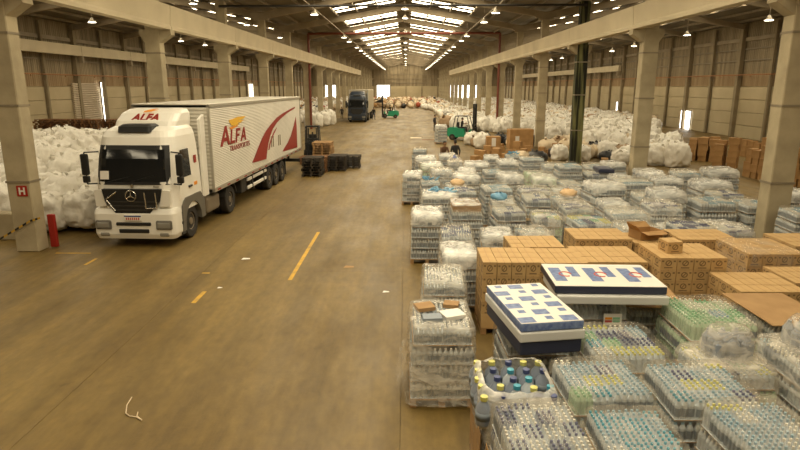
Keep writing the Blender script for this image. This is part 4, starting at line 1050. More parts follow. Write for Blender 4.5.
# ---- place loads
def bottle_load(l):
    x, y, w, d, h = l['x'], l['y'], l['w'], l['d'], l['h']; rz = random.uniform(-.06, .06) if l.get('fix') else random.uniform(-.1, .1)
    T = thing('wrapped_pallet', l['label'], 'pallet', (x, y, 0), rz, 'wrapped pallets of bottled goods', (w * (.95 if l.get('fix') else .92), d / 1.2 * (.95 if l.get('fix') else .92), 1))
    link('pallet_base', PAL['wood'], T)
    n = max(2, round((h - .14) / .26)); lh = (h - .14) / n; sz = lh / .25
    for k in range(n):
        top = k == n - 1
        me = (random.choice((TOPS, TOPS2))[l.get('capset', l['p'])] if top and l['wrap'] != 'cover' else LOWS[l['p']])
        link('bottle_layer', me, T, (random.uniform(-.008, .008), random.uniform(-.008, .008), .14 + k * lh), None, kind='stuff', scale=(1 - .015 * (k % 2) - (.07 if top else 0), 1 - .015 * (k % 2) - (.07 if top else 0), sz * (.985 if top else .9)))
        if k: link('slip_sheet', SHEET, T, (0, 0, .14 + k * lh - .008), scale=((.92, .92, 1) if top else (.97, .97, 1)))
    wk = {'cover2': 'open'}.get(l['wrap'], l['wrap'])
    link('shrink_wrap', random.choice(WR[wk]), T, (0, 0, .1), random.choice((0, PI)), scale=(1, 1, h - .1))
    e = l.get('extra')
    if l.get('capset') in ('patch', 'two', 'navies'): MB().box(-.525, -.515, -.58, .58, 0, (h - .14) * .62).box(-.5, .5, -.625, -.615, 0, (h - .14) * .3).build('cardboard_side', 'kraft', T, loc=(0, 0, .14))
    if e == 'scraps':
        for k, (a, b_, c, dd, m) in enumerate(((-.25, .2, .3, .25, 'kraft'), (.18, -.12, .34, .3, 'paper'), (-.15, -.25, .3, .22, 'packlabel_shaded'), (.2, .3, .25, .2, 'kraft'))):
            o = MB().box(-c / 2, c / 2, -dd / 2, dd / 2, 0, .06).build('pack', m, T, loc=(a, b_, h)); o.rotation_euler = (random.uniform(-.06, .06), 0, random.uniform(-.4, .4))
        fl = MB(); vs = []
        for i in range(9):
            for j in range(4): vs.append((-.56 - .05 * j - .05 * nz((i * .8, j, 2)), -.55 + i * .13, h * .55 - .16 * j + .08 * nz((i, j * .7, 5))))
        fl.add(vs, [(i * 4 + j, i * 4 + j + 1, (i + 1) * 4 + j + 1, (i + 1) * 4 + j) for i in range(8) for j in range(3)]); fl.build('loose_film', 'film', T, True)
        fl = MB(); vs = []
        for i in range(9):
            for j in range(4): vs.append((-.5 + i * .125, -.62 - .03 * j - .05 * nz((i * .8, j, 9)), h * .62 - .14 * j + .06 * nz((i, j * .7, 1))))
        fl.add(vs, [(i * 4 + j, i * 4 + j + 1, (i + 1) * 4 + j + 1, (i + 1) * 4 + j) for i in range(8) for j in range(3)]); fl.build('loose_film', 'film', T, True)
    if e in ('sheet', 'sheet2'):
        ex = 1.06 if e == 'sheet' else 1.2
        o = MB().rbox(-.5 * ex, .5 * ex, -.6 * ex, .6 * ex, 0, .02, .004, 1).build('cardboard_sheet', 'kraft', None, loc=(x, y, h + .075), rz=rz + (.0 if e == 'sheet' else -.12), label='flat brown cardboard sheet on the pallet by the right edge' if e == 'sheet' else 'loose brown cardboard sheet overhanging the low pallet', cat='cardboard')
        o.scale = (w, d / 1.2, 1)
    if e == 'label':
        a = MB().box(-.14, .14, -.012, 0, -.1, .1).build('paper_label', 'paper', T, loc=(.2, -.66, h - .22))
        for k, m in enumerate(('alfaorange', 'cap_green', 'printred', 'cap_green')): MB().box(-.12 + (k % 2) * .12, -.01 + (k % 2) * .12, -.016, -.011, .0 - (k // 2) * .05, .04 - (k // 2) * .05).build('label_patch', m, a)
    if e == 'tray': MB().box(-.56, .56, -.66, .66, -.02, .0).box(-.56, .56, -.66, -.65, 0, .06).build('cardboard_tray', 'bag_orange', T, loc=(0, 0, h * .55))
    if e == 'openbox':
        bx = MB()
        for a in ((-.42, .42, -.5, -.49), (-.42, .42, .49, .5), (-.42, -.41, -.5, .5), (.41, .42, -.5, .5)): bx.box(*a, 0, .2)
        bx.build('open_box', 'kraft', T, loc=(0, 0, h - .02)); link('box_wrap', WR['cover'][1], T, (0, 0, h - .05), scale=(.9, .9, .22))
    if e in ('bluetop',):
        bb = MB()
        for k in range(16):
            qx, qy, qa = random.uniform(-.3, .3), random.uniform(-.35, .35), random.uniform(0, 6.28)
            bb.cyl((qx, qy, .05), (qx + .16 * math.cos(qa), qy + .16 * math.sin(qa), random.uniform(.05, .16)), .04, .03, n=6)
        bb.build('loose_blue_bottles', 'bag_blue', T, loc=(0, 0, h + .03), kind='stuff')
    if e in ('orangebag', 'bluebag'): link('crumpled_bag', BAG_['bag_orange' if e == 'orangebag' else 'bag_blue'], T, (random.uniform(-.15, .15), -.05, h + .02), 1.0, scale=(.5, .5, .28))
    if e == 'tent':
        MB().add([(-.5, -.6, 0), (.5, -.6, 0), (.5, .6, 0), (-.5, .6, 0), (-.1, 0, .42)], [(0, 1, 4), (1, 2, 4), (2, 3, 4), (3, 0, 4)]).build('film_peak', 'film', T, loc=(0, 0, h + .05))
        MB().add([(-.18, -.38, .16), (.14, -.38, .16), (-.06, -.12, .33)], [(0, 1, 2)]).build('blue_mark', 'cap_navy', T, loc=(0, -.02, h + .05))
    if e == 'darkpack': MB().rbox(-.05, .5, -.6, .6, 0, .16, .04, 2).build('dark_pack', 'slabnavy', T, loc=(0, 0, h + .03))
    if e == 'bundle':
        bb = MB()
        for i in range(3):
            for j in range(3): bb.lathe([(.08, 0), (.085, .02), (.085, .22), (.03, .3), (.028, .33), (.001, .33)], 8, (-.19 + i * .19, -.19 + j * .19, 0))
        bb.build('big_bottle_bundle', 'bottle_dark', T, loc=(.05, .1, h + .02), kind='stuff')
        fw = MB(); rows = [(.52, .0), (.42, .05), (.36, .12), (.335, .3), (.25, .42), (.08, .46), (.001, .46)]; n = 18; vs = []
        for r, z in rows:
            for i in range(n): a = 2 * PI * i / n; q = r * (1 + .08 * nz((math.cos(a) * 3, math.sin(a) * 3, z * 6))); vs.append((q * math.cos(a), q * math.sin(a), z))
        fw.add(vs, [(j * n + i, j * n + (i + 1) % n, (j + 1) * n + (i + 1) % n, (j + 1) * n + i) for j in range(len(rows) - 1) for i in range(n)])
        fw.build('bundle_film', 'film', T, True, loc=(.05, .1, h + .01))
    return T, rz
N_CART = [0]
CW = {}
def carton_load(l):
    x, y, w, d, h, nx_, ny_, vis = (l[k] for k in ('x', 'y', 'w', 'd', 'h', 'nx', 'ny', 'vis'))
    rz = random.uniform(-.012, .012); ct = max(2, round((h - .14) / .24)); chh = (h - .14) / ct
    link('wooden_pallet', PAL['wood'], None, (x, y, 0), rz, 'wooden pallet under the ' + l['label'], 'pallet', 'pallets under carton stacks', None, (w, d / 1.2, 1))
    cw, cd = w / nx_, d / ny_
    me = carton_mesh('carton', cw - .012, cd - .012, chh - .004, 'carton'); rest = MB()
    m = Matrix.Translation((x, y, 0)) @ Matrix.Rotation(rz, 4, 'Z'); rest_n = 0
    for k in range(ct):
        for i in range(nx_):
            for j in range(ny_):
                lx = -w / 2 + cw * (i + .5) + random.uniform(-.002, .002); ly = -d / 2 + cd * (j + .5); z = .14 + k * chh
                seen = (k == ct - 1) or (k >= ct - vis and (j == 0 or i == 0))
                if seen:
                    p = m @ Vector((lx, ly + (random.uniform(-.012, .006) if j == 0 else 0), z))
                    link('carton', me, None, p, rz, 'brown printed carton in the ' + l['label'], 'box', 'cartons of the ' + l['label']); N_CART[0] += 1
                else:
                    rest.box(lx - cw / 2 + .003, lx + cw / 2 - .003, ly - cd / 2 + .003, ly + cd / 2 - .003, z, z + chh - .003); rest_n += 1
    if rest_n: rest.build('cartons', 'carton', None, False, loc=(x, y, 0), rz=rz, label='inner and lower brown cartons of the ' + l['label'], cat='boxes', kind='stuff')
    if 'film-wrapped' in l['label']: 
        o = link('shrink_wrap', WR['open'][1], None, (x, y, .12), rz, 'clear film around the cartons in front of the right column', 'plastic film', None, None, (w * 1.02, d / 1.2 * 1.02, h - .12))
    if 'single box' in l['label'] and l['label'].startswith('tall'):
        q = m @ Vector((-w * .2, -d * .05, h)); link('carton', me, None, q, rz + .1, 'single brown carton lying on top of the tall carton stack', 'box')
    if 'torn open' in l['label']:
        t = thing('torn_carton', 'torn open brown carton on a carton stack', 'box', m @ Vector((0, 0, h)), .3)
        bx = MB()
        for a in ((-.3, .3, -.22, -.21), (-.3, .3, .21, .22), (-.3, -.29, -.22, .22), (.29, .3, -.22, .22)): bx.box(*a, 0, .2)
        bx.box(-.3, .3, -.22, .22, 0, .01); bx.build('box_walls', 'carton_plain', t)
        for a in ([(-.3, -.22, .2), (.3, -.22, .2), (.34, -.36, .14), (-.25, -.4, .16)], [(-.3, .22, .2), (.3, .22, .2), (.25, .36, .3), (-.3, .33, .33)], [(.3, -.22, .2), (.3, .22, .2), (.48, .2, .12), (.46, -.24, .18)], [(-.3, -.22, .2), (-.3, .22, .2), (-.4, .2, .36), (-.42, -.2, .33)]):
            MB().add(a, [(0, 1, 2, 3)]).build('flap', 'carton_plain', t)
def loose_load(l):
    l2 = dict(l); l2['kind'] = 'bottle'; l2['h'] = l['h'] - .32; l2['capset'] = 'navy'
    T, rz = bottle_load(l2); h = l2['h']
    m = Matrix.Translation((l['x'], l['y'], 0)) @ Matrix.Rotation(rz, 4, 'Z')
    body = MB().lathe([(.05, 0), (.056, .02), (.056, .17), (.02, .24), (.018, .26)], 10).mesh('bottle_body', ['bottle'], True)
    bod2 = MB().lathe([(.05, 0), (.056, .02), (.056, .17), (.02, .24), (.018, .26)], 10).mesh('bottle_body', ['bottle_dark'], True)
    lab = MB().lathe([(.0575, .06), (.0575, .14)], 10).mesh('bottle_label', ['packlabel_shaded'], True)
    caps = {k: MB().lathe([(.027, .245), (.027, .285), (.001, .287)], 10).mesh('cap', ['cap_' + k]) for k in ('yellow', 'navy', 'teal')}
    r = random.Random(4); words = {'yellow': 'yellow-capped', 'navy': 'navy-capped', 'teal': 'blue-capped'}
    for i in range(5):
        for j in range(5):
            k = 'yellow' if (i == 0 or (i in (1, 3) and j in (1, 4)) or (i == 4 and j == 4)) else ('teal' if (i, j) in ((2, 3), (3, 2), (4, 1), (3, 4), (2, 1)) else 'navy')
            if (i, j) in ((4, 2), (2, 0)): continue
            p = m @ Vector((-.40 + .195 * i + r.uniform(-.012, .012), -.42 + .205 * j + r.uniform(-.015, .015), h + .055))
            b = thing('bottle', 'large loose ' + words[k] + ' bottle on the open-topped pallet', 'bottle', p, r.uniform(0, 6), 'loose bottles on the open-topped pallet', (1.55, 1.55, 1.2))
            b.rotation_euler = (r.uniform(-.05, .05), r.uniform(-.05, .05), r.uniform(0, 6))
            link('bottle_body', body if k == 'teal' else bod2, b); link('bottle_label', lab, b); link('cap', caps[k], b)
    fl = MB(); n = 28; vs = []
    for r_, z in ((.54, -.25), (.56, .0), (.55, .16), (.54, .28), (.50, .36), (.44, .37)):
        for i in range(n):
            a = 2 * PI * i / n; c, s = math.cos(a), math.sin(a); k = 1 / max(abs(c) ** 6 + abs(s) ** 6, .001) ** (1 / 6); q = r_ * k * (1 + .04 * nz((c * 3, s * 3, z * 7)))
            vs.append((q * c, q * s * 1.15, z + .05 * nz((c * 4, s * 4, z))))
    fl.add(vs, [(j * n + i, j * n + (i + 1) % n, (j + 1) * n + (i + 1) % n, (j + 1) * n + i) for j in range(5) for i in range(n)]); fl.build('loose_film', 'wrap_milky', T, True, loc=(0, 0, h + .05))
    MB().box(-.535, -.525, -.6, .6, 0, h * .8).build('cardboard_side', 'kraft', T, loc=(0, 0, .14))
for l in LOADS:
    if l['kind'] == 'bottle': bottle_load(l)
    elif l['kind'] == 'carton': carton_load(l)
    elif l['kind'] == 'loose': loose_load(l)
# ---- printed slab packs
def slab(corners, h0, h, th, name, label, mats, pattern, scale=1.0):
    P = [un(x, y, h0) for x, y in corners]     # front-left, front-right, back-right, back-left
    c = sum(P, Vector()) / 4; fw_ = ((P[1] - P[0]) + (P[2] - P[3])) / 2; dp = ((P[3] - P[0]) + (P[2] - P[1])) / 2
    rz = math.atan2(fw_.y, fw_.x); w, d = fw_.length * scale, dp.length * scale
    T = thing(name, label, 'printed pack', (c.x, c.y, h - th), rz)
    MB().rbox(-w / 2, w / 2, -d / 2, d / 2, 0, th, .02, 2).build('slab_body', mats[0], T)
    if pattern:
        MB().rbox(-w / 2 + .005, w / 2 - .005, -d / 2 + .005, d / 2 - .005, th - .004, th + .004, .003, 1).build('printed_top', 'paper', T)
        pattern(T, w, d, th + .005)
    return T
def pat_blue(T, w, d, z):
    b = MB(); nx_, ny_ = 3, 6
    for i in range(nx_):
        for j in range(ny_):
            x = -w / 2 + w * (i + .5) / nx_; y = -d / 2 + d * (j + .5) / ny_
            if (i + j) % 2 == 0: b.box(x - w / nx_ * .46, x + w / nx_ * .28, y - d / ny_ * .40, y + d / ny_ * .3, z, z + .001)
            else: b.box(x - w / nx_ * .15, x + w / nx_ * .2, y - d / ny_ * .12, y + d / ny_ * .3, z, z + .001)
    b.build('blue_print', 'printblue', T, kind='stuff')
def pat_logo(T, w, d, z):
    for k in range(3):
        x = -w / 2 + w * (k + .5) / 3
        MB().box(x - w * .13, x - w * .02, -d * .3, d * .3, z, z + .001).build('blue_print', 'printblue', T)
        MB().box(x + w * .05, x + w * .13, -d * .1, d * .36, z, z + .001).build('blue_print', 'printblue', T)
        r = MB(); n = 10
        for i in range(n):
            a0, a1 = 5.2 * i / n, 5.2 * (i + 1) / n; r.cyl((x + .1 * math.cos(a0), .12 * math.sin(a0), z), (x + .1 * math.cos(a1), .12 * math.sin(a1), z), .014, n=4)
        r.build('red_ring', 'printred', T)
A_ = [(516, 325), (579, 320), (545, 283), (491, 285)]
slab(A_, 1.56, 1.56, .12, 'printed_slab', 'white printed slab pack with blue squares, topmost of its stack', ['printblue'], pat_blue)
slab(A_, 1.56, 1.435, .14, 'slab_pack', 'pale wrapped slab pack under the blue squared one', ['slabwhite'], None, 1.03)
slab(A_, 1.56, 1.29, .2, 'slab_pack', 'navy wrapped slab pack at the bottom of the printed slab stack', ['slabnavy'], None, .98)
B_ = [(553, 287), (662, 286), (646, 266), (543, 263)]
slab(B_, 1.55, 1.55, .13, 'printed_slab', 'long white printed slab with red and blue logos', ['slabnavy'], pat_logo)
slab([(x + 3, y + 2) for x, y in B_], 1.55, 1.415, .14, 'slab_pack', 'pale wrapped slab pack under the long printed slab', ['slabwhite'], None, 1.0)
# ------------------------------------------------------------------ bag heaps
def heap(cells, name, label, cat, group, n_ind, meshes, matlist, stuffname, stufflabel, size=1.0):
    cells.sort(key=lambda c: math.hypot(c[0], c[1]))
    st = MB(); lows = [bag_mesh('low', 'bag', 60 + k, 2, 1.0, ears=True)[1] for k in range(4)]; far = [bag_mesh('low', 'bag', 70 + k, 1, 1.0, ears=True)[1] for k in range(4)]
    def put(x, y, z, s, mi):
        src = random.choice(lows if y < 95 else far); a = random.uniform(0, 6.28); c, sn = math.cos(a) * s, math.sin(a) * s
        st.add([(x + c * p[0] - sn * p[1], y + sn * p[0] + c * p[1], z + p[2] * s) for p in src.v], src.f, mi)
    for k, (x, y, ztop) in enumerate(cells):
        s = size * random.uniform(.88, 1.12); z = max(0, ztop - 1.0 * s)
        mi = random.choices(range(len(matlist)), [6] + [1] * (len(matlist) - 1))[0] if len(matlist) > 1 else 0
        if k < n_ind:
            link(name, random.choice(meshes), None, (x, y, z), random.uniform(0, 6.28), label, cat, group, None, (s * random.uniform(.85, 1.2), s * random.uniform(.85, 1.2), s * random.uniform(.8, 1.1)))
        else: put(x, y, z, s, mi)
        while z > .35:
            z = max(0, z - .8 * s); put(x, y, z, s, 0)
    if st.v: st.build(stuffname, matlist, None, True, label=stufflabel, cat=cat + 's', kind='stuff')
cells = []
def lh(x, y):
    return min(1.15 + max(0, (y - 18.6)) * .14, 1.85) + .3 * nz((x * .4, y * .4, 3))
y = 18.75
while y < 39:
    x = -29.0
    lim = -10.2 if y < 23 else -11.9
    while x < lim:
        xx, yy = x + random.uniform(-.14, .14), y + random.uniform(-.14, .14)
        if not (abs(xx - CL) < .95 and abs(yy - 26.5) < .9) and not (abs(xx - CL) < .95 and abs(yy - 36.5) < .9): cells.append((xx, yy, lh(xx, yy)))
        x += 1.02
    y += 1.0
# only what the picture or a side step could show: drop cells left of the view
cells = [c for c in cells if c[0] > -.78 * c[1] - 1.5]
heap(cells, 'bulk_bag', 'white woven bulk bag in the heap left of the white truck', 'bag', 'white bulk bags left of the truck', 130, BAGS, ['bag'], 'bulk_bags', 'rest of the heap of white bulk bags left of the truck')
cells = []
random.seed(21)
y = 46.0
while y < 186:
    x = (12.0 if y < 60 else (5.6 if y < 120 else 4.0)) + (0 if y < 60 else 1.2 * nz((y * .3, 1, 1)))
    while x < 29.6:
        if not (abs(x - CR) < 1.3 and abs(((y - 16.5 + 5) % 10) - 5) < 1.2):
            hz = .85 + .25 * max(0, min(1, (x - 14) / 10)) + .4 * nz((x * .25, y * .2, 8))
            if not (x < 9 and y < 62) and not (x < 10.5 and 49 < y < 55) and not (y < 52 and x < 15) and x < .415 * y: cells.append((x + random.uniform(-.25, .25), y + random.uniform(-.25, .25), max(.75, hz)))
        x += 1.15
    y += 1.25 if y < 100 else 1.6
heap(cells, 'refuse_bag', 'white plastic bag in the long heap along the right aisle', 'bag', 'white bags along the right aisle', 165, BAGS, ['bag', 'bag', 'bag_cream', 'bag', 'bag_cream', 'bag', 'bag_brown'], 'refuse_bags', 'far part of the long white bag heap in the right aisle')
cells = []
y = 128.0
while y < 192:
    x = -9.5
    while x < 9.5:
        if random.random() < .8 and not (x > 2 and False): cells.append((x + random.uniform(-.4, .4), y + random.uniform(-.4, .4), random.uniform(.7, 1.5)))
        x += 1.5
    y += 2.0
heap(cells, 'refuse_bag', '', 'bag', None, 0, BAGS, ['bag_cream', 'bag_brown', 'clutter_red', 'bag', 'bag_brown', 'carton_plain', 'bag_black'], 'mixed_bags', 'colourful pile of bags and boxes at the far end of the hall')
cells = []
y = 62.0
while y < 190:
    x = -28.5
    while x < -12.2:
        if random.random() < .85: cells.append((x + random.uniform(-.4, .4), y + random.uniform(-.4, .4), random.uniform(.8, 1.5)))
        x += 1.5
    y += 2.0
heap(cells, 'refuse_bag', '', 'bag', None, 0, BAGS, ['bag', 'bag_cream', 'bag_brown', 'bag_black', 'carton_plain', 'clutter_red'], 'mixed_bags', 'pile of bags and boxes in the far left aisle')
# single bags near the forklifts and the cartons
for px, py, m, sc, lab in ((447, 127, 'bag_brown', 1.5, 'big round brown sack near the green forklift'), (595, 157, 'bag_cream', .9, 'tan sack between the mossy and next column, lower left'), (606, 150, 'bag_cream', 1.2, 'tan sack leaning on the white heap near the mossy column'), (617, 151, 'bag_cream', 1.3, 'long tan sack beside the column right of the mossy one'), (630, 152, 'bag_brown', 1.2, 'brown sack at the foot of the column right of the mossy one'), (600, 152, 'bag_black', 1.0, 'black sack in front of the tan sacks'),
                          (484, 143, 'bag_black', 1.0, 'black bag behind the loose cartons, left one'), (500, 144, 'bag_black', 1.0, 'black bag behind the loose cartons, right one'), (655, 162, 'bag_cream', 1.3, 'cream sack near the right cartons'), (443, 131, 'bag_black', .8, 'small black bag beside the brown sack')):
    p = un(px, py)
    me = BAG_CREAM[0] if m == 'bag_cream' else BAG_[m]
    link('sack', me, None, p, random.uniform(0, 6), lab, 'bag', None, None, (sc, sc, sc))
PLACED = [(2.0, 32.4), (2.75, 32.9)]
def free(x, y, d=.85):
    if any(math.hypot(x - a, y - b) < d for a, b in PLACED): return False
    PLACED.append((x, y)); return True
random.seed(77)
def near_clutter():
    n = 0
    for yy in (36.5, 37.8, 39.2, 40.6, 42.0, 43.5, 45.0, 46.6, 48.2):
        xx = 5.6 + random.uniform(-.3, .3)
        while xx < .47 * yy - 3.2:
            if not (abs(xx - CR) < 1.2 and min(abs(yy - 36.5), abs(yy - 46.5)) < 1.2) and not (xx < 9 and yy < 45 and random.random() < .35):
                m = random.choices(('bag', 'bag_cream', 'bag_brown', 'bag_black', 'box'), (5, 4, 1.5, .6, 2) if xx > .25 * yy else (.6, .6, .5, .8, 6))[0]
                q = (xx + random.uniform(-.2, .2), yy + random.uniform(-.2, .2), 0)
                if not free(q[0], q[1], .9): xx += 1.0; continue
                word = {'bag': 'white plastic bag', 'bag_cream': 'tan sack', 'bag_brown': 'brown sack', 'bag_black': 'black bag', 'box': 'brown carton'}[m]
                lab = word + ' in the loose clutter between wrapped pallets and white heap'
                sc = random.uniform(.7, 1.05)
                if m == 'box': bcarton(q, random.uniform(0, 3), lab, 'cartons in the loose clutter', random.randrange(3))
                else: link('sack', (BAGS + BAG_CREAM)[random.randrange(5)] if m == 'bag' else (random.choice(BAG_CREAM) if m == 'bag_cream' else BAG_[m]), None, q, random.uniform(0, 6), lab, 'bag', word + 's in the loose clutter', None, (sc * 1.15, sc * 1.15, sc))
            xx += random.uniform(1.2, 1.6)
for k, (px, py) in enumerate(((655, 165), (668, 163), (676, 167), (661, 158), (671, 157), (648, 160))):
    p = un(px, py); link('bulk_bag', BAGS[k % 5], None, (p.x, p.y, 0), k, 'white bulk bag at the end of the right carton wall', 'bag', 'white bags by the right cartons', None, (1.15, 1.15, 1.15))
for k, (px, py) in enumerate(((310, 126), (317, 127), (324, 126), (330, 125), (313, 122), (326, 121), (320, 121))):
    p = un(px, py); link('bulk_bag', BAGS[k % 5], None, (p.x, p.y, 0), k, 'white bag between the left columns beyond the trailer', 'bag', 'white bags beyond the trailer', None, (1.2, 1.2, 1.35))
# ------------------------------------------------------------------ background cartons
BC = [carton_mesh('carton', a, b, c, 'carton_plain') for a, b, c in ((.5, .42, .36), (.45, .4, .32), (.56, .45, .4))]
def bcarton(p, rz, lab, grp, k): link('carton', BC[k], None, p, rz, lab, 'box', grp)
random.seed(5)
def carton_wall(pa, pb, n, hmax, lab, deep=3):
    A, B = un(*pa), un(*pb); A.z = B.z = 0; rz = math.atan2(B.y - A.y, B.x - A.x); u = (B - A).normalized(); v = Vector((-u.y, u.x, 0)); L0 = (B - A).length
    if v.y < 0: v = -v
    rest = MB(); n = int(L0 / .535)
    for i in range(n):
        for q in range(deep):
            ht = hmax * random.uniform(.78, 1.0); z = 0
            while True:
                k = random.randrange(3); hh = (.36, .32, .40)[k]
                if z + hh > ht: break
                P = A + u * (L0 * (i + .5) / n + random.uniform(-.03, .03)) + v * (q * .52 + random.uniform(-.03, .03))
                if q == 0: bcarton((P.x, P.y, z), rz + random.uniform(-.08, .08), lab, lab + ' group', k)
                else:
                    w2, d2 = .25, .21; c = [P + u * (a * w2) + v * (b * d2) for a, b in ((-1, -1), (1, -1), (1, 1), (-1, 1))]
                    rest.add([(t.x, t.y, z) for t in c] + [(t.x, t.y, z + hh) for t in c], [(0, 3, 2, 1), (4, 5, 6, 7), (0, 1, 5, 4), (1, 2, 6, 5), (2, 3, 7, 6), (3, 0, 4, 7)])
                z += hh + .002
    rest.build('cartons', 'carton_plain', None, label=lab.replace('plain brown carton in', 'back rows of brown cartons in'), cat='boxes', kind='stuff')
carton_wall((746, 176), (792, 187), 5, 2.0, 'plain brown carton in the high pile nearest the right column')
carton_wall((711, 167), (738, 169), 4, 2.0, 'plain brown carton in the leaning middle pile at right', 2)
carton_wall((686, 160), (718, 162), 5, 1.75, 'plain brown carton in the rear pile beside the white bags')
carton_wall((735, 155), (790, 163), 8, 1.6, 'plain brown carton in the pile behind the high right pile', 1)
LC = [(484, 158, 0), (492, 160, 1), (499, 157, 2), (507, 155, 0), (515, 156, 2), (480, 150, 1), (489, 152, 0), (512, 150, 1), (520, 148, 2), (526, 150, 2), (531, 150, 0), (497, 151, 1), (545, 152, 1), (553, 151, 2), (560, 149, 0), (503, 147, 0), (477, 163, 1), (486, 164, 2)]
for i, (px, py, k) in enumerate(LC):
    p = un(px, py + 6); p.y += 1.0; rz = random.uniform(0, 3)
    if not free(p.x, p.y, .8): continue
    bcarton(p, rz, 'brown carton scattered on the floor beyond the wrapped pallets', 'scattered cartons beyond the pallets', k)
    if i % 2 == 0: bcarton(p + Vector((0, 0, (.362, .322, .402)[k])), rz + .3, 'brown carton scattered on the floor beyond the wrapped pallets', 'scattered cartons beyond the pallets', k)
PLACED.append((un(521, 152).x + .3, un(521, 152).y + 2.2)); PLACED.append((un(521, 152).x + .9, un(521, 152).y + 2.2)); PLACED.append((un(521, 152).x - .3, un(521, 152).y + 2.2)); PLACED.append((un(496, 156).x + .2, un(496, 156).y + 3.0))
near_clutter()
p = un(521, 152); t = thing('big_carton', 'large brown carton stack block with a white label', 'box', (p.x + .3, p.y + 2.2, 0), .1)
MB().rbox(-.9, .9, -.5, .5, 0, 1.5, .02, 1).build('box_body', 'carton_plain', t); MB().box(-.5, -.2, -.505, -.5, .5, 1.0).build('paper_label', 'paper', t)
p = un(496, 156); t = thing('labelled_carton', 'brown carton with a white striped label', 'box', (p.x + .2, p.y + 3.0, 0), .0)
MB().rbox(-.5, .5, -.4, .4, 0, 1.1, .02, 1).build('box_body', 'carton_plain', t); MB().box(-.15, .15, -.405, -.4, .4, 1.0).build('paper_label', 'paper', t)
for k, (px, py) in enumerate(((301, 119), (304, 121), (307, 120))):
    p = un(px, py); bcarton((p.x, p.y, 0), .1, 'brown carton between the left columns', 'cartons between the left columns', 2); bcarton((p.x, p.y, .402), .15, 'brown carton between the left columns', 'cartons between the left columns', 2)
# white layered pallet near the forklift
LOADS2 = [dict(x=2.9, y=49.5, w=1.1, d=1.1, h=1.45, p='grey', wrap='cover', label='pale wrapped pallet standing alone left of the green forklift', kind='bottle'), dict(x=5.4, y=78, w=1.2, d=1.2, h=1.5, p='grey', wrap='cover', label='white wrapped pallet at the edge of the far bag heap', kind='bottle')]
for l in LOADS2: bottle_load(l)
# ------------------------------------------------------------------ stacks of empty pallets
def pstack(x, y, n, mat, lab, grp, sc=1.0, rz=0.0):
    for k in range(n):
        link('wooden_pallet', PAL[mat], None, (x + random.uniform(-.05, .05) * (1 if mat == 'wood_dark' else 1.8), y + random.uniform(-.05, .05), k * .142), rz + random.uniform(-.05, .05), lab, 'pallet', grp, None, (sc, sc, 1))
pstack(-4.95, 31.3, 7, 'wood_dark', 'black pallet in the stack closest to the trailer tail', 'black pallets by the trailer')
pstack(-3.85, 33.4, 6, 'wood_dark', 'black pallet in the middle stack near the trailer tail', 'black pallets in the middle stack')
pstack(-3.05, 34.5, 5, 'wood_dark', 'black pallet in the small rightmost black stack', 'black pallets in the rightmost stack', .8)
pstack(-4.95, 35.4, 10, 'wood', 'brown pallet in the tall stack behind the black pallets', 'brown pallets in the tall stack', 1.1)
pstack(-4.85, 32.9, 6, 'wood_red', 'brown pallet wedged between the black pallet stacks', 'brown pallets between the black stacks', .9)
pstack(-6.0, 36.3, 3, 'wood_red', 'brown pallet in the low stack under the trailer tail', 'low brown pallets at the trailer tail')
for k, (x, y) in enumerate(((-28.2, 46.6), (-26.9, 46.4), (-25.6, 46.6), (-24.2, 46.2), (-22.9, 46.5), (-21.7, 46.8))):
    pstack(x, y, 15, 'wood_red', 'brown pallet in the %s stack behind the white bulk bags' % ORD[k], 'brown pallets behind the bulk bags, %s stack' % ORD[k], 1.15)
# ------------------------------------------------------------------ sign, tape, floor marks, litter
t = thing('hydrant_sign', 'red square sign with a white letter H on the near left column', 'sign', (CL - .02, 16.245, 3.0), 0)
p = at_y(22, 191, 16.24); t.location = (p.x, 16.245, p.z)
MB().box(-.15, .15, -.012, 0, -.15, .15).build('sign_plate', 'redpaint', t)
me = text_mesh('letter', 'H', .27, ['white'], .002, 0, .01, 'CENTER'); o = link('letter', me, t, (0, -.014, -.095)); o.rotation_euler = (PI / 2, 0, 0)
MB().rbox(-.1, .1, -.06, .06, 0, .98, .015, 1).build('hydrant_post', 'redpaint', None, loc=(CL + .44, 16.85, 0), label='red fire hydrant post at the foot of the near left column', cat='post')
tp = thing('barrier_tape', 'sagging yellow and black striped barrier tape at the left edge', 'tape', (0, 0, 0))
pts = [at_y(-14, 245, 16.2), at_y(0, 239, 16.2), at_y(15, 230, 16.2), at_y(30, 221, 16.2), at_y(40, 218, 16.2)]
seg = []
for a, b in zip(pts, pts[1:]):
    for k in range(4): seg.append((a.lerp(b, k / 4), a.lerp(b, (k + 1) / 4)))
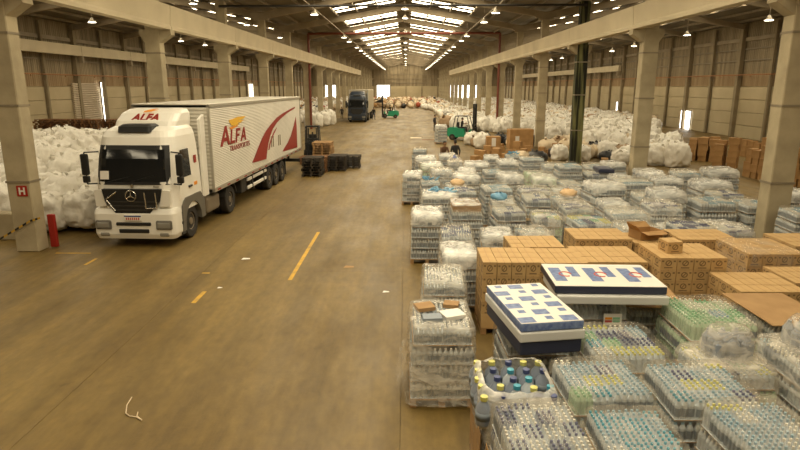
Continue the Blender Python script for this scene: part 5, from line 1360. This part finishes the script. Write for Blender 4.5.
for k, (a, b) in enumerate(seg):
    MB().add([a - Vector((0, 0, .03)), b - Vector((0, 0, .03)), b + Vector((0, 0, .03)), a + Vector((0, 0, .03))], [(0, 1, 2, 3)]).build('tape_stripe', 'yellowpaint' if k % 2 else 'black', tp)
def mark(x0, x1, y0, y1, lab, mat='yellowpaint'): MB().box(x0, x1, y0, y1, .0, .003).build('floor_line', mat, None, kind='structure', label=lab)
mark(-2.9, -2.8, 13.8, 18.7, 'worn yellow line painted along the hall floor')
mark(-4.72, -4.62, 12.2, 12.95, 'short worn yellow dash on the floor')
mark(-8.6, -8.52, 15.0, 15.6, 'faint yellow mark in front of the truck'); mark(-10.0, -9.0, 16.1, 16.17, 'faint yellow line beside the left column')
mark(-5.2, -5.0, 12.0 + 2.3, 12.07 + 2.3, 'tiny yellow mark on the floor')
st = [un(x, y) + Vector((0, 0, .015)) for x, y in ((132, 398), (127, 406), (126, 414), (130, 417), (137, 418), (142, 421), (137, 417), (138, 413))]
MB().tube(st, .008, 5).build('packing_strap', 'bag_cream', None, label='thin pale packing strap lying on the bare floor', cat='strap')
for k, (x, y, s, lab) in enumerate(((246, 259, .12, 'small white paper scrap near the yellow line'), (349, 267, .14, 'small brown paper scrap right of the yellow line'), (386, 292, .08, 'tiny white scrap near the floor joint'), (220, 288, .06, 'tiny yellow scrap by the short dash'))):
    p = un(x, y); MB().add([(-s, -s * .6, .004), (s, -s * .5, .012), (s * .8, s * .6, .004), (-s * .7, s * .5, .02)], [(0, 1, 2, 3)]).build('paper_scrap', 'paper' if k != 1 else 'kraft', None, loc=(p.x, p.y, 0), label=lab, cat='paper')
for k, (x, y, w, d, lab) in enumerate(((416, 138, 1.0, .9, 'flat white plastic sheet lying on the floor mid hall'), (432, 140, 1.8, .6, 'flattened brown cardboard on the floor mid hall'))):
    p = un(x, y); MB().add([(-w / 2, -d / 2, .01), (w / 2, -d / 2, .03), (w / 2, d / 2, .01), (-w / 2, d / 2, .04), (0, 0, .06)], [(0, 1, 4), (1, 2, 4), (2, 3, 4), (3, 0, 4)]).build('floor_sheet', 'bag_cream' if k == 0 else 'wood_red', None, loc=(p.x, p.y, 0), label=lab, cat='litter')
